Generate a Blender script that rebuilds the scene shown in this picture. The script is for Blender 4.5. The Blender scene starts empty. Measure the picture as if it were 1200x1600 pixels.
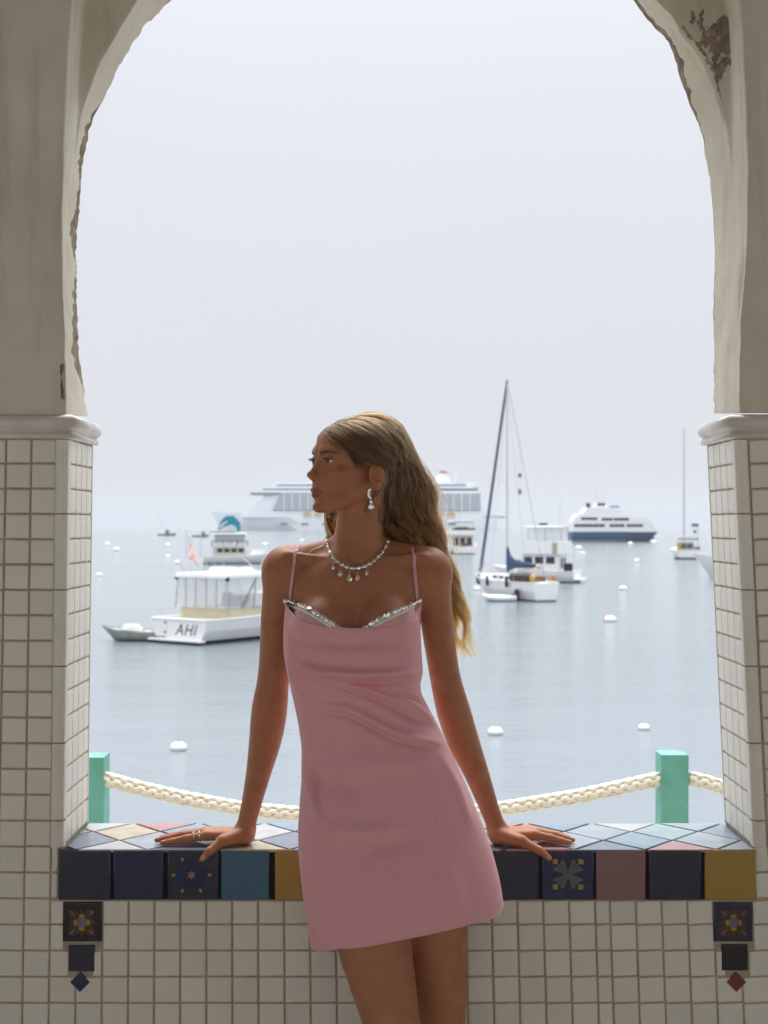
import bpy, bmesh, math, random
import numpy as np
from mathutils import Vector, Matrix, noise as mnoise

# ------------------------------------------------------------------ camera
SC = bpy.context.scene
COL = SC.collection
CAM_D, CAM_H, PXM = 2.9, 1.5, 700.0          # metres to the wall face, eye height, photo pixels per metre on the wall face
HORIZON, CENTRE = 822.0, 600.0
cam_data = bpy.data.cameras.new('camera')
cam = bpy.data.objects.new('camera', cam_data)
COL.objects.link(cam)
cam.location = (0, -CAM_D, CAM_H)
cam.rotation_euler = (math.radians(90), 0, 0)
cam_data.sensor_fit = 'VERTICAL'
cam_data.sensor_height = 36.0
cam_data.lens = 36.0 * PXM * CAM_D / 1600.0
cam_data.shift_y = 22.0 / 1600.0
cam_data.clip_start = 0.05
cam_data.clip_end = 12000
cam_data.dof.use_dof = True
cam_data.dof.focus_distance = 2.82
cam_data.dof.aperture_fstop = 7.0
SC.camera = cam
SC.render.resolution_x, SC.render.resolution_y = 768, 1024

# ------------------------------------------------------------------ sky: an even overcast
SUN_EL, SUN_ROT = math.radians(58), math.radians(4)
world = bpy.data.worlds.new('World')
SC.world = world
world.use_nodes = True
wn, wl = world.node_tree.nodes, world.node_tree.links
wn.clear()
w_out = wn.new('ShaderNodeOutputWorld'); w_bg = wn.new('ShaderNodeBackground')
w_sky = wn.new('ShaderNodeTexSky'); w_sky.sky_type = 'NISHITA'; w_sky.sun_disc = False
w_sky.sun_elevation = SUN_EL; w_sky.sun_rotation = SUN_ROT
w_sky.dust_density = 4.0; w_sky.air_density = 1.0
w_tc = wn.new('ShaderNodeTexCoord'); w_sep = wn.new('ShaderNodeSeparateXYZ')
wl.new(w_tc.outputs['Generated'], w_sep.inputs[0])
# overcast: several times brighter overhead than at the horizon, as cloud cover is
w_c0 = wn.new('ShaderNodeClamp'); wl.new(w_sep.outputs['Z'], w_c0.inputs['Value'])
w_p3 = wn.new('ShaderNodeMath'); w_p3.operation = 'POWER'; w_p3.inputs[1].default_value = 3.5; wl.new(w_c0.outputs[0], w_p3.inputs[0])
w_m1 = wn.new('ShaderNodeMath'); w_m1.operation = 'MULTIPLY_ADD'; w_m1.inputs[1].default_value = 18.0; w_m1.inputs[2].default_value = 3.80
wl.new(w_p3.outputs[0], w_m1.inputs[0])
w_mr = wn.new('ShaderNodeMath'); w_mr.operation = 'MULTIPLY_ADD'; w_mr.inputs[1].default_value = 0.3
wl.new(w_c0.outputs[0], w_mr.inputs[0]); wl.new(w_m1.outputs[0], w_mr.inputs[2])
w_no = wn.new('ShaderNodeTexNoise'); w_no.inputs['Scale'].default_value = 2.2; w_no.inputs['Detail'].default_value = 4
w_mp = wn.new('ShaderNodeMapping'); w_mp.inputs['Scale'].default_value = (1, 1, 3.0)
wl.new(w_tc.outputs['Generated'], w_mp.inputs[0]); wl.new(w_mp.outputs[0], w_no.inputs['Vector'])
w_nr = wn.new('ShaderNodeMapRange'); w_nr.inputs['To Min'].default_value = 0.955; w_nr.inputs['To Max'].default_value = 1.045
wl.new(w_no.outputs['Fac'], w_nr.inputs['Value'])
w_mu = wn.new('ShaderNodeMath'); w_mu.operation = 'MULTIPLY'
wl.new(w_mr.outputs[0], w_mu.inputs[0]); wl.new(w_nr.outputs[0], w_mu.inputs[1])
w_cl = wn.new('ShaderNodeVectorMath'); w_cl.operation = 'SCALE'
w_cl.inputs[0].default_value = (0.962, 0.985, 1.052)
wl.new(w_mu.outputs[0], w_cl.inputs['Scale'])
w_mix = wn.new('ShaderNodeMix'); w_mix.data_type = 'RGBA'; w_mix.inputs['Factor'].default_value = 0.96
wl.new(w_sky.outputs[0], w_mix.inputs['A']); wl.new(w_cl.outputs[0], w_mix.inputs['B'])
wl.new(w_mix.outputs['Result'], w_bg.inputs['Color'])
w_bg.inputs['Strength'].default_value = 0.1
wl.new(w_bg.outputs[0], w_out.inputs[0])

sun_data = bpy.data.lights.new('sun', 'SUN')
sun_data.energy = 1.5; sun_data.angle = math.radians(50); sun_data.color = (1.0, 0.96, 0.9)
sun = bpy.data.objects.new('sun', sun_data)
COL.objects.link(sun)
# the veiled sun stands over the sea, high and a little to the right
sd = Vector((math.sin(SUN_ROT) * math.cos(SUN_EL), math.cos(SUN_ROT) * math.cos(SUN_EL), math.sin(SUN_EL)))
sun.rotation_euler = (-sd).to_track_quat('-Z', 'Y').to_euler()
sun.location = (4, 12, 15)

SC.view_settings.view_transform = 'Standard'
SC.view_settings.look = 'None'
SC.view_settings.exposure = 0.97
SC.view_settings.gamma = 1.0
SC.view_settings.use_curve_mapping = False
SC.render.engine = 'CYCLES'
SC.cycles.use_denoising = True
SC.cycles.max_bounces = 10
SC.cycles.diffuse_bounces = 6
SC.cycles.transparent_max_bounces = 12
SC.cycles.volume_bounces = 1
SC.cycles.sample_clamp_indirect = 6.0

# ------------------------------------------------------------------ helpers
RNG = random.Random(7)

def at(px, py, Y):
    """point at depth Y (metres behind the wall face) under a place of the photograph"""
    s = (CAM_D + Y) / CAM_D / PXM
    return Vector(((px - CENTRE) * s, Y, CAM_H - (py - HORIZON) * s))

def link(o, parent=None):
    COL.objects.link(o)
    if parent is not None:
        o.parent = parent
    return o

def tag(o, label=None, cat=None, group=None, kind=None):
    if label: o['label'] = label
    if cat: o['category'] = cat
    if group: o['group'] = group
    if kind: o['kind'] = kind
    return o

def empty(name, loc=(0, 0, 0), rz=0.0):
    o = bpy.data.objects.new(name, None)
    o.empty_display_size = 0.2
    o.location = loc; o.rotation_euler = (0, 0, rz)
    return link(o)

def mesh_obj(name, verts, faces, mat=None, parent=None, smooth=False):
    me = bpy.data.meshes.new(name)
    me.from_pydata([tuple(v) for v in verts], [], [tuple(f) for f in faces])
    me.update()
    if smooth:
        me.polygons.foreach_set('use_smooth', [True] * len(me.polygons))
    o = bpy.data.objects.new(name, me)
    if mat is not None:
        me.materials.append(mat)
    return link(o, parent)

class MB:
    """collects simple solids into one mesh"""
    def __init__(self):
        self.v = []; self.f = []
    def add(self, verts, faces):
        n = len(self.v)
        self.v += [Vector(p) for p in verts]
        self.f += [tuple(i + n for i in f) for f in faces]
        return self
    def box(self, x0, x1, y0, y1, z0, z1, taper=None):
        t = taper or (0, 0)
        return self.add([(x0, y0, z0), (x1, y0, z0), (x1, y1, z0), (x0, y1, z0),
                         (x0 + t[0], y0 + t[1], z1), (x1 - t[0], y0 + t[1], z1), (x1 - t[0], y1 - t[1], z1), (x0 + t[0], y1 - t[1], z1)],
                        [(3, 2, 1, 0), (4, 5, 6, 7), (0, 1, 5, 4), (1, 2, 6, 5), (2, 3, 7, 6), (3, 0, 4, 7)])
    def tube(self, pts, r, n=8, cap=True):
        pts = [Vector(p) for p in pts]
        rs = r if isinstance(r, (list, tuple)) else [r] * len(pts)
        rings = []
        up = None
        for i, p in enumerate(pts):
            d = (pts[min(i + 1, len(pts) - 1)] - pts[max(i - 1, 0)]).normalized()
            if up is None:
                up = Vector((0, 0, 1)) if abs(d.z) < 0.9 else Vector((1, 0, 0))
            a = d.cross(up)
            if a.length < 1e-6:
                a = d.cross(Vector((0, 1, 0)))
            a.normalize(); b = d.cross(a).normalized()
            up = a.cross(d)
            rings.append([p + (a * math.cos(2 * math.pi * k / n) + b * math.sin(2 * math.pi * k / n)) * rs[i] for k in range(n)])
        v = [q for ring in rings for q in ring]; f = []
        for i in range(len(rings) - 1):
            for k in range(n):
                k2 = (k + 1) % n
                f.append((i * n + k, (i + 1) * n + k, (i + 1) * n + k2, i * n + k2))
        if cap:
            f.append(tuple(range(n))); f.append(tuple((len(rings) - 1) * n + k for k in reversed(range(n))))
        return self.add(v, f)
    def ball(self, c, r, n=10, m=6, sq=(1, 1, 1)):
        c = Vector(c); v = [c + Vector((0, 0, r * sq[2]))]; f = []
        for i in range(1, m):
            t = math.pi * i / m
            for k in range(n):
                p = 2 * math.pi * k / n
                v.append(c + Vector((r * sq[0] * math.sin(t) * math.cos(p), r * sq[1] * math.sin(t) * math.sin(p), r * sq[2] * math.cos(t))))
        v.append(c - Vector((0, 0, r * sq[2])))
        for k in range(n):
            f.append((0, 1 + k, 1 + (k + 1) % n))
            for i in range(m - 2):
                a = 1 + i * n
                f.append((a + k, a + n + k, a + n + (k + 1) % n, a + (k + 1) % n))
            f.append((len(v) - 1, 1 + (m - 2) * n + (k + 1) % n, 1 + (m - 2) * n + k))
        return self.add(v, f)
    def loft(self, rings, closed=True, caps=True):
        n = len(rings[0]); v = [p for r in rings for p in r]; f = []
        for i in range(len(rings) - 1):
            for k in range(n if closed else n - 1):
                k2 = (k + 1) % n
                f.append((i * n + k, i * n + k2, (i + 1) * n + k2, (i + 1) * n + k))
        if caps and closed:
            f.append(tuple(reversed(range(n)))); f.append(tuple((len(rings) - 1) * n + k for k in range(n)))
        return self.add(v, f)
    def prism(self, pts, off):
        """polygon pts extruded by off"""
        n = len(pts); off = Vector(off); P = [Vector(p) for p in pts]
        f = [tuple(range(n)), tuple(reversed(range(n, 2 * n)))]
        for k in range(n):
            k2 = (k + 1) % n
            f.append((k, n + k, n + k2, k2))
        return self.add(P + [p + off for p in P], f)
    def build(self, name, mat=None, parent=None, smooth=False, bevel=0.0, fix=True):
        o = mesh_obj(name, self.v, self.f, mat, parent, smooth)
        if fix:
            bm = bmesh.new(); bm.from_mesh(o.data)
            bmesh.ops.recalc_face_normals(bm, faces=bm.faces)
            if bevel:
                bmesh.ops.bevel(bm, geom=list(bm.edges), offset=bevel, segments=2, affect='EDGES', clamp_overlap=True)
            bm.to_mesh(o.data); bm.free()
            if smooth:
                o.data.polygons.foreach_set('use_smooth', [True] * len(o.data.polygons))
        return o

MATS = {}
def mat(name, col, rough=0.6, var=0.0, scale=6.0, bump=0.0, bscale=None, col2=None, metallic=0.0, spec=0.5,
        coat=0.0, per_object=0.0, sss=0.0, detail=5.0, thresh=None, alpha=1.0, trans=0.0, coords='Object', bdist=0.01):
    """a Principled material whose colour wanders between col and col2 with noise; bump for fine relief"""
    if name in MATS:
        return MATS[name]
    m = bpy.data.materials.new(name); m.use_nodes = True
    nt = m.node_tree; N, L = nt.nodes, nt.links
    b = N['Principled BSDF']
    b.inputs['Roughness'].default_value = rough
    b.inputs['Metallic'].default_value = metallic
    b.inputs['Specular IOR Level'].default_value = spec
    b.inputs['Coat Weight'].default_value = coat
    b.inputs['Coat Roughness'].default_value = 0.08
    b.inputs['Alpha'].default_value = alpha
    b.inputs['Transmission Weight'].default_value = trans
    if sss:
        b.inputs['Subsurface Weight'].default_value = sss
    c1 = tuple(col) + (1,)
    if col2 is None:
        col2 = tuple(max(0.0, x * (1 - var)) for x in col)
    b.inputs['Base Color'].default_value = c1
    tc = N.new('ShaderNodeTexCoord')
    src = None
    if var > 0 or thresh is not None or tuple(col2) != tuple(col):
        no = N.new('ShaderNodeTexNoise'); no.inputs['Scale'].default_value = scale; no.inputs['Detail'].default_value = detail
        no.inputs['Roughness'].default_value = 0.62
        L.new(tc.outputs[coords], no.inputs['Vector'])
        mr = N.new('ShaderNodeMapRange')
        lo, hi = thresh if thresh is not None else (0.3, 0.7)
        mr.inputs['From Min'].default_value = lo; mr.inputs['From Max'].default_value = hi
        L.new(no.outputs['Fac'], mr.inputs['Value'])
        mx = N.new('ShaderNodeMix'); mx.data_type = 'RGBA'
        mx.inputs['A'].default_value = c1; mx.inputs['B'].default_value = tuple(col2) + (1,)
        L.new(mr.outputs[0], mx.inputs['Factor'])
        src = mx.outputs['Result']
    if per_object:
        oi = N.new('ShaderNodeObjectInfo')
        mr2 = N.new('ShaderNodeMapRange'); mr2.inputs['To Min'].default_value = 1 - per_object; mr2.inputs['To Max'].default_value = 1 + per_object * 0.6
        L.new(oi.outputs['Random'], mr2.inputs['Value'])
        hv = N.new('ShaderNodeHueSaturation')
        L.new(mr2.outputs[0], hv.inputs['Value'])
        if src is not None: L.new(src, hv.inputs['Color'])
        else: hv.inputs['Color'].default_value = c1
        src = hv.outputs[0]
    if src is not None:
        L.new(src, b.inputs['Base Color'])
    if bump:
        bn = N.new('ShaderNodeTexNoise'); bn.inputs['Scale'].default_value = bscale or scale * 3; bn.inputs['Detail'].default_value = 6
        L.new(tc.outputs[coords], bn.inputs['Vector'])
        bp = N.new('ShaderNodeBump'); bp.inputs['Strength'].default_value = bump; bp.inputs['Distance'].default_value = bdist
        L.new(bn.outputs['Fac'], bp.inputs['Height']); L.new(bp.outputs[0], b.inputs['Normal'])
    MATS[name] = m
    return m

def copy_tree(o, parent=None):
    c = o.copy(); COL.objects.link(c); c.parent = parent
    for ch in list(o.children):
        copy_tree(ch, c)
    return c

def smooth01(x):
    x = max(0.0, min(1.0, x)); return x * x * (3 - 2 * x)

def interp(xs, ys, x):
    return float(np.interp(x, xs, ys))
# ------------------------------------------------------------------ the setting: sea, promenade, loggia floor, unseen ceiling and rear wall shaping the light
SEA_Z = -4.0
WALL_T = 0.25

def sea_material():
    m = bpy.data.materials.new('sea_water'); m.use_nodes = True
    N, L = m.node_tree.nodes, m.node_tree.links
    b = N['Principled BSDF']
    b.inputs['Base Color'].default_value = (0.20, 0.235, 0.255, 1)
    b.inputs['Roughness'].default_value = 0.12
    b.inputs['IOR'].default_value = 1.33
    tc = N.new('ShaderNodeTexCoord')
    mp = N.new('ShaderNodeMapping'); mp.inputs['Scale'].default_value = (0.35, 1.0, 1.0); mp.inputs['Rotation'].default_value = (0, 0, 0.12)
    L.new(tc.outputs['Object'], mp.inputs[0])
    n1 = N.new('ShaderNodeTexNoise'); n1.inputs['Scale'].default_value = 3.6; n1.inputs['Detail'].default_value = 5; n1.inputs['Roughness'].default_value = 0.6
    n2 = N.new('ShaderNodeTexNoise'); n2.inputs['Scale'].default_value = 0.22; n2.inputs['Detail'].default_value = 3
    L.new(mp.outputs[0], n1.inputs['Vector']); L.new(mp.outputs[0], n2.inputs['Vector'])
    n3 = N.new('ShaderNodeTexNoise'); n3.inputs['Scale'].default_value = 0.035; n3.inputs['Detail'].default_value = 3
    L.new(mp.outputs[0], n3.inputs['Vector'])
    mr = N.new('ShaderNodeMapRange'); mr.inputs['From Min'].default_value = 0.35; mr.inputs['From Max'].default_value = 0.65
    mr.inputs['To Min'].default_value = 0.07; mr.inputs['To Max'].default_value = 0.14
    L.new(n3.outputs['Fac'], mr.inputs['Value'])
    b1 = N.new('ShaderNodeBump'); b1.inputs['Distance'].default_value = 0.4
    L.new(mr.outputs[0], b1.inputs['Strength']); L.new(n1.outputs['Fac'], b1.inputs['Height'])
    b2 = N.new('ShaderNodeBump'); b2.inputs['Distance'].default_value = 3.0; b2.inputs['Strength'].default_value = 0.035
    L.new(n2.outputs['Fac'], b2.inputs['Height']); L.new(b1.outputs[0], b2.inputs['Normal'])
    L.new(b2.outputs[0], b.inputs['Normal'])
    return m

tag(mesh_obj('sea', [(-4200, 2.9, SEA_Z), (4200, 2.9, SEA_Z), (4200, 4300, SEA_Z), (-4200, 4300, SEA_Z)], [(0, 1, 2, 3)], sea_material()), kind='structure')
concrete = mat('concrete', (0.62, 0.60, 0.56), 0.85, 0.25, 3.0, 0.3, 40)
plaster_plain = mat('plaster_plain', (0.52, 0.48, 0.42), 0.9, 0.12, 2.5, 0.15, 30)
tag(MB().box(-30, 30, WALL_T + 0.02, 2.9, -5.0, -0.30).build('promenade', concrete), kind='structure')
tag(MB().box(-14, 14, -16, WALL_T, -0.4, 0.0).build('floor', mat('stone_floor', (0.60, 0.56, 0.48), 0.55, 0.25, 4.0, 0.1, 30)), kind='structure')
tag(MB().box(-9, 9, -6.7, -0.003, 3.46, 3.9).build('shade_ceiling', mat('dim_ceiling_brown', (0.16, 0.115, 0.075), 0.7, 0.3, 5.0)), kind='structure')  # unseen; height, reach and dark tone set to dim the upper wall
rear = MB()  # unseen wall, added with its openings to control light entering from behind
for x0, x1 in ((-9, -7.6), (-5.6, -4.2), (-2.2, -0.7), (0.7, 2.2), (4.2, 5.6), (7.6, 9)):
    rear.box(x0, x1, -12.4, -12.0, 0.0, 2.7)
rear.box(-9, 9, -12.4, -12.0, 2.7, 3.72)
tag(rear.build('light_screen_wall', plaster_plain), 'unseen plastered wall with openings behind an open court, added to shape the light', 'wall', kind='structure')

# ------------------------------------------------------------------ the arch wall
wall = empty('arch_wall', at(630, 1886, 0))
tag(wall, 'white tiled and plastered wall with an open arch towards the sea', 'wall', kind='thing')
W0 = wall.location.copy()

def child(o):
    """keep world place while under the wall"""
    o.parent = wall; o.matrix_parent_inverse = Matrix.Translation(-W0)
    return o

def taper(g, py):
    """the piers lean apart very slightly towards the ground"""
    return g + (py - 1405) * 5.6e-5 * (g - 330)

def row_y(k):
    return 724.0 + 39.3 * k + 0.04 * k * k

grout = mat('grout', (0.50, 0.43, 0.31), 0.95, 0.35, 25.0, 0.4, 120)
dark_backing = mat('dark_backing', (0.02, 0.019, 0.018), 0.9, 0.3, 30)  # near-black body that shows in the gaps between the edge tiles
tile_white = mat('white_glazed_tile', (0.76, 0.735, 0.64), 0.20, 0.10, 14.0, 0.10, 55, per_object=0.06, bdist=0.004)
tile_jamb = tile_white

# --- plaster of the arch: traced edges of the opening at the front face, the recess and the back face
F_L = [(103, 652), (101, 560), (98, 450), (96.5, 350), (97, 270), (100, 180), (105, 90), (112, 0), (124, -90), (152, -190), (215, -290), (330, -385), (480, -440), (629, -455)]
F_R = [(1155, 646), (1156, 600), (1158, 500), (1164, 420), (1169, 330), (1170, 245), (1167, 150), (1162, 80), (1156, 0), (1144, -90), (1114, -190), (1050, -290), (930, -385), (780, -440), (629, -455)]
G_L = [(104, 650), (103, 560), (101, 470), (101, 400), (105, 330), (114, 262), (129, 170), (155, 100), (188, 44), (214, 0), (262, -60), (350, -140), (480, -200), (629, -225)]
G_R = [(1154, 646), (1154, 560), (1154, 450), (1153, 372), (1148, 297), (1138, 210), (1130, 170), (1120, 140), (1107, 105), (1090, 76), (1072, 57), (1050, 22), (1024, -2), (970, -60), (880, -140), (770, -200), (629, -225)]
B_L = [(139, 650), (133, 620), (128, 540), (126, 450), (125, 380), (131, 270), (147, 190), (165, 150), (190, 100), (225, 44), (268, 0), (330, -60), (440, -130), (560, -170), (629, -178)]
B_R = [(1115, 646), (1115, 560), (1115, 445), (1116, 400), (1113, 330), (1106, 265), (1099, 220), (1093, 200), (1083, 180), (1074, 160), (1066, 140), (1057, 110), (1047, 80), (1035, 58), (1025, 50), (1015, 38), (1000, 20), (986, 0), (930, -60), (820, -130), (700, -170), (629, -178)]
NS = 230
def resample(c, n):
    P = np.array(c, float); d = np.r_[0, np.cumsum(np.hypot(*np.diff(P, axis=0).T))]
    s = np.linspace(0, d[-1], n)
    x, y = np.interp(s, d, P[:, 0]), np.interp(s, d, P[:, 1])
    for _ in range(3):                                  # ease the corners of the traced line
        x[1:-1] = (x[:-2] + 2 * x[1:-1] + x[2:]) / 4; y[1:-1] = (y[:-2] + 2 * y[1:-1] + y[2:]) / 4
    return np.c_[x, y]
def ring(l, r):
    a = resample(l, NS); b = resample(r, NS)
    return np.vstack([a, b[::-1][1:]])
cF, cG, cB = ring(F_L, F_R), ring(G_L, G_R), ring(B_L, B_R)
NR = len(cF)
def recess(y):
    return 0.012 + 0.105 * smooth01((430 - y) / 280.0)
rows = []
for i in range(NR):
    y = cF[i, 1]; side = 0 if i < NR // 2 else 1
    dF = recess(y); dG = dF + 0.012
    pF0 = at(*cF[i], 0.0)
    pF1 = at(*cF[i], 0.0); pF1 = Vector((pF1.x, dF, pF1.z))
    pG = at(*cG[i], dG); pB = at(*cB[i], WALL_T)
    line = []
    for t in np.linspace(0, 1, 7)[:-1]: line.append((pF0.lerp(pF1, t), 0))
    for t in np.linspace(0, 1, 14)[:-1]: line.append((pF1.lerp(pG, t), 1))
    for t in np.linspace(0, 1, 25): line.append((pG.lerp(pB, t), 2 + t))
    rows.append(line)
NC = len(rows[0])
av, wear = [], []
for i in range(NR):
    left = i < NR // 2
    for j, (p, z) in enumerate(rows[i]):
        q = p.copy(); w = 0.0
        cpx = Vector((0.03, 0, 1.75))
        out = Vector((q.x - 0.03, 0, q.z - 1.5)); out.normalize()        # into the wall
        nz = mnoise.fractal(Vector((q.x * 9, q.y * 9, q.z * 9)), 1.0, 2.0, 4)
        q += out * nz * 0.0035
        soft = 0.006 if j > 0 else 0.0
        # broken outer rim, heavier on the left pier
        if z >= 2:
            t = z - 2
            h = mnoise.fractal(Vector((q.x * 4 + 3, 1.3, q.z * 14)), 1.0, 2.0, 5)
            f = mnoise.fractal(Vector((q.x * 20 + 9, 7.7, q.z * 70)), 1.0, 2.0, 3)
            py = cB[i, 1]
            heavy = (smooth01((py - 150) / 60) * smooth01((620 - py) / 60)) if left else 0.45 * smooth01((220 - py) / 80)
            lim = 0.99 - heavy * (0.55 + 0.32 * h + 0.16 * f) - (0 if heavy > 0.05 else 0.03 + 0.04 * f)
            if t > lim:
                w = min(1.0, (t - lim) / 0.05 + 0.45)
                q += (out * min(0.010, 0.10 * (t - lim)) + out * f * 0.0050) * max(heavy, 0.3 + 0.7 * max(0.0, h))
        # spalled patches high on the right, in the recess
        sp = mnoise.fractal(Vector((q.x * 7 + 31, q.y * 7, q.z * 4 + 5)), 1.0, 2.0, 5)
        thr = 0.57 if (not left and q.z > 2.50) else 0.70
        if 0.8 < z < 2.35 and sp > thr:
            k = min(1.0, (sp - thr) / 0.05)
            q += out * 0.010 * k; w = max(w, 0.75 * k)
        # long crack where the recess meets the inner band
        if not left and abs(z - 1.97) < 0.10 and 2.45 < q.z < 2.66:
            q += out * 0.012; w = max(w, 0.8)
        if left and z < 1.2 and 1.785 < q.z < 1.86 and j < 3:                # knocked corner low on the left
            q += Vector((-0.012, 0.006, 0)) * (0.5 + f if z >= 2 else 0.8); w = 0.8
        av.append(q); wear.append(w)
af = []
for i in range(NR - 1):
    for j in range(NC - 1):
        a = i * NC + j
        af.append((a, a + 1, a + NC + 1, a + NC))
# front face of the plaster, from the opening out to the ends of the bay
nfront = len(av)
XL, XR, ZT, Z0L = -3.0, 3.0, 3.72, None
for i in range(NR):
    p = av[i * NC]
    k = i / (NR - 1)
    if k < 0.5:
        o = Vector((XL, 0, p.z)) if cF[i, 1] > -150 else Vector((XL + (p.x - XL) * smooth01((-150 - cF[i, 1]) / 300), 0, p.z + (ZT - p.z) * smooth01((-150 - cF[i, 1]) / 200)))
    else:
        o = Vector((XR, 0, p.z)) if cF[i, 1] > -150 else Vector((XR + (p.x - XR) * smooth01((-150 - cF[i, 1]) / 300), 0, p.z + (ZT - p.z) * smooth01((-150 - cF[i, 1]) / 200)))
    p1 = Vector((p.x + (-0.004 if k < 0.5 else 0.004), -0.001, p.z))
    av += [p1.lerp(o, t) for t in (0.0, 0.01, 0.05, 0.15, 0.4, 1.0)]
    wear += [0] * 6
for i in range(NR - 1):
    a, b = nfront + i * 6, nfront + (i + 1) * 6
    af.append((i * NC, (i + 1) * NC, b, a))
    for j in range(5):
        af.append((a + j, b + j, b + j + 1, a + j + 1))
# outside face
nback = len(av)
for i in range(NR):
    p = av[i * NC + NC - 1]
    s = -1 if i < NR // 2 else 1
    av += [Vector((p.x + s * 0.02, WALL_T + 0.004, p.z)), Vector((s * 3.0, WALL_T + 0.004, p.z))]; wear += [0, 0]
for i in range(NR - 1):
    a, b = nback + i * 2, nback + (i + 1) * 2
    af.append((i * NC + NC - 1, a, b, (i + 1) * NC + NC - 1)); af.append((a, a + 1, b + 1, b))
def plaster_material():
    m = bpy.data.materials.new('arch_plaster'); m.use_nodes = True
    N, L = m.node_tree.nodes, m.node_tree.links
    b = N['Principled BSDF']; b.inputs['Roughness'].default_value = 0.92; b.inputs['Specular IOR Level'].default_value = 0.2
    tc = N.new('ShaderNodeTexCoord')
    def noise(s, d=5, r=0.6, vec=None):
        n = N.new('ShaderNodeTexNoise'); n.inputs['Scale'].default_value = s; n.inputs['Detail'].default_value = d; n.inputs['Roughness'].default_value = r
        L.new(vec or tc.outputs['Object'], n.inputs['Vector']); return n.outputs['Fac']
    def rng(src, lo, hi, a=0.0, c=1.0):
        r = N.new('ShaderNodeMapRange'); r.inputs['From Min'].default_value = lo; r.inputs['From Max'].default_value = hi
        r.inputs['To Min'].default_value = a; r.inputs['To Max'].default_value = c
        L.new(src, r.inputs['Value']); return r.outputs[0]
    def mix(fac, A, B):
        x = N.new('ShaderNodeMix'); x.data_type = 'RGBA'
        L.new(fac, x.inputs['Factor'])
        for s, v in (('A', A), ('B', B)):
            if isinstance(v, tuple): x.inputs[s].default_value = v + (1,)
            else: L.new(v, x.inputs[s])
        return x.outputs['Result']
    base = mix(rng(noise(3.2), 0.3, 0.7), (0.68, 0.645, 0.55), (0.56, 0.52, 0.42))
    st = N.new('ShaderNodeMapping'); st.inputs['Scale'].default_value = (9, 9, 0.9); L.new(tc.outputs['Object'], st.inputs[0])
    base = mix(rng(noise(1.6, 6, 0.65, st.outputs[0]), 0.52, 0.75, 0, 0.55), base, (0.38, 0.32, 0.24))
    at_ = N.new('ShaderNodeAttribute'); at_.attribute_name = 'wear'
    rubble = mix(rng(noise(38, 5), 0.35, 0.65), (0.33, 0.27, 0.20), (0.15, 0.115, 0.085))
    wf = N.new('ShaderNodeMath'); wf.operation = 'ADD'
    L.new(at_.outputs['Fac'], wf.inputs[0]); L.new(rng(noise(60), 0.3, 0.7, -0.35, 0.35), wf.inputs[1])
    wr = rng(wf.outputs[0], 0.45, 0.62)
    L.new(mix(wr, base, rubble), b.inputs['Base Color'])
    bp = N.new('ShaderNodeBump'); bp.inputs['Strength'].default_value = 0.35; bp.inputs['Distance'].default_value = 0.004
    L.new(noise(90, 6), bp.inputs['Height'])
    bp2 = N.new('ShaderNodeBump'); bp2.inputs['Strength'].default_value = 0.4; bp2.inputs['Distance'].default_value = 0.012
    L.new(noise(9, 4), bp2.inputs['Height']); L.new(bp.outputs[0], bp2.inputs['Normal'])
    L.new(bp2.outputs[0], b.inputs['Normal'])
    return m
arch_plaster = plaster_material()
po = mesh_obj('plaster_arch', av, af, arch_plaster, smooth=True)
bm = bmesh.new(); bm.from_mesh(po.data); bmesh.ops.recalc_face_normals(bm, faces=bm.faces); bm.to_mesh(po.data); bm.free()
wa = po.data.attributes.new('wear', 'FLOAT', 'POINT'); wa.data.foreach_set('value', wear)
child(po)

# --- masonry behind the tiles (grout shows between them)
SILL_PY = 1326.0
zi = at(0, 686, 0).z                                    # underside of the moulding
zs = at(0, SILL_PY, 0).z                                # top of the sill
JAMB_L, JAMB_R = 98.0, 1181.0                           # front corners of the opening at sill level
def jx(g, py):
    return at(taper(g, py), py, 0).x
mb = MB()
for g, s in ((JAMB_L, -1), (JAMB_R, 1)):
    xt, xb = jx(g, 656), jx(g, 1396)
    e = 3.0 * s
    d = 0.0032 * s                                       # joint depth
    top = at(0, 656, 0).z
    for (y0, y1) in ((0.0, WALL_T - 0.003),):
        mb.add([(xb + d, y0 + 0.0016, zs - 0.1), (e, y0 + 0.0016, zs - 0.1), (e, y1, zs - 0.1), (xb + d, y1, zs - 0.1),
                (xt + d, y0 + 0.0016, top), (e, y0 + 0.0016, top), (e, y1, top), (xt + d, y1, top)],
               [(3, 2, 1, 0), (4, 5, 6, 7), (0, 1, 5, 4), (1, 2, 6, 5), (2, 3, 7, 6), (3, 0, 4, 7)])
mb.box(-3.0, 3.0, 0.0016, WALL_T - 0.002, 0.0, zs - 0.1005)
mb.box(jx(JAMB_L, 1330) - 0.02, jx(JAMB_R, 1330) + 0.02, 0.006, WALL_T - 0.004, zs - 0.1004, zs - 0.006)
child(mb.build('masonry', grout))

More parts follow.
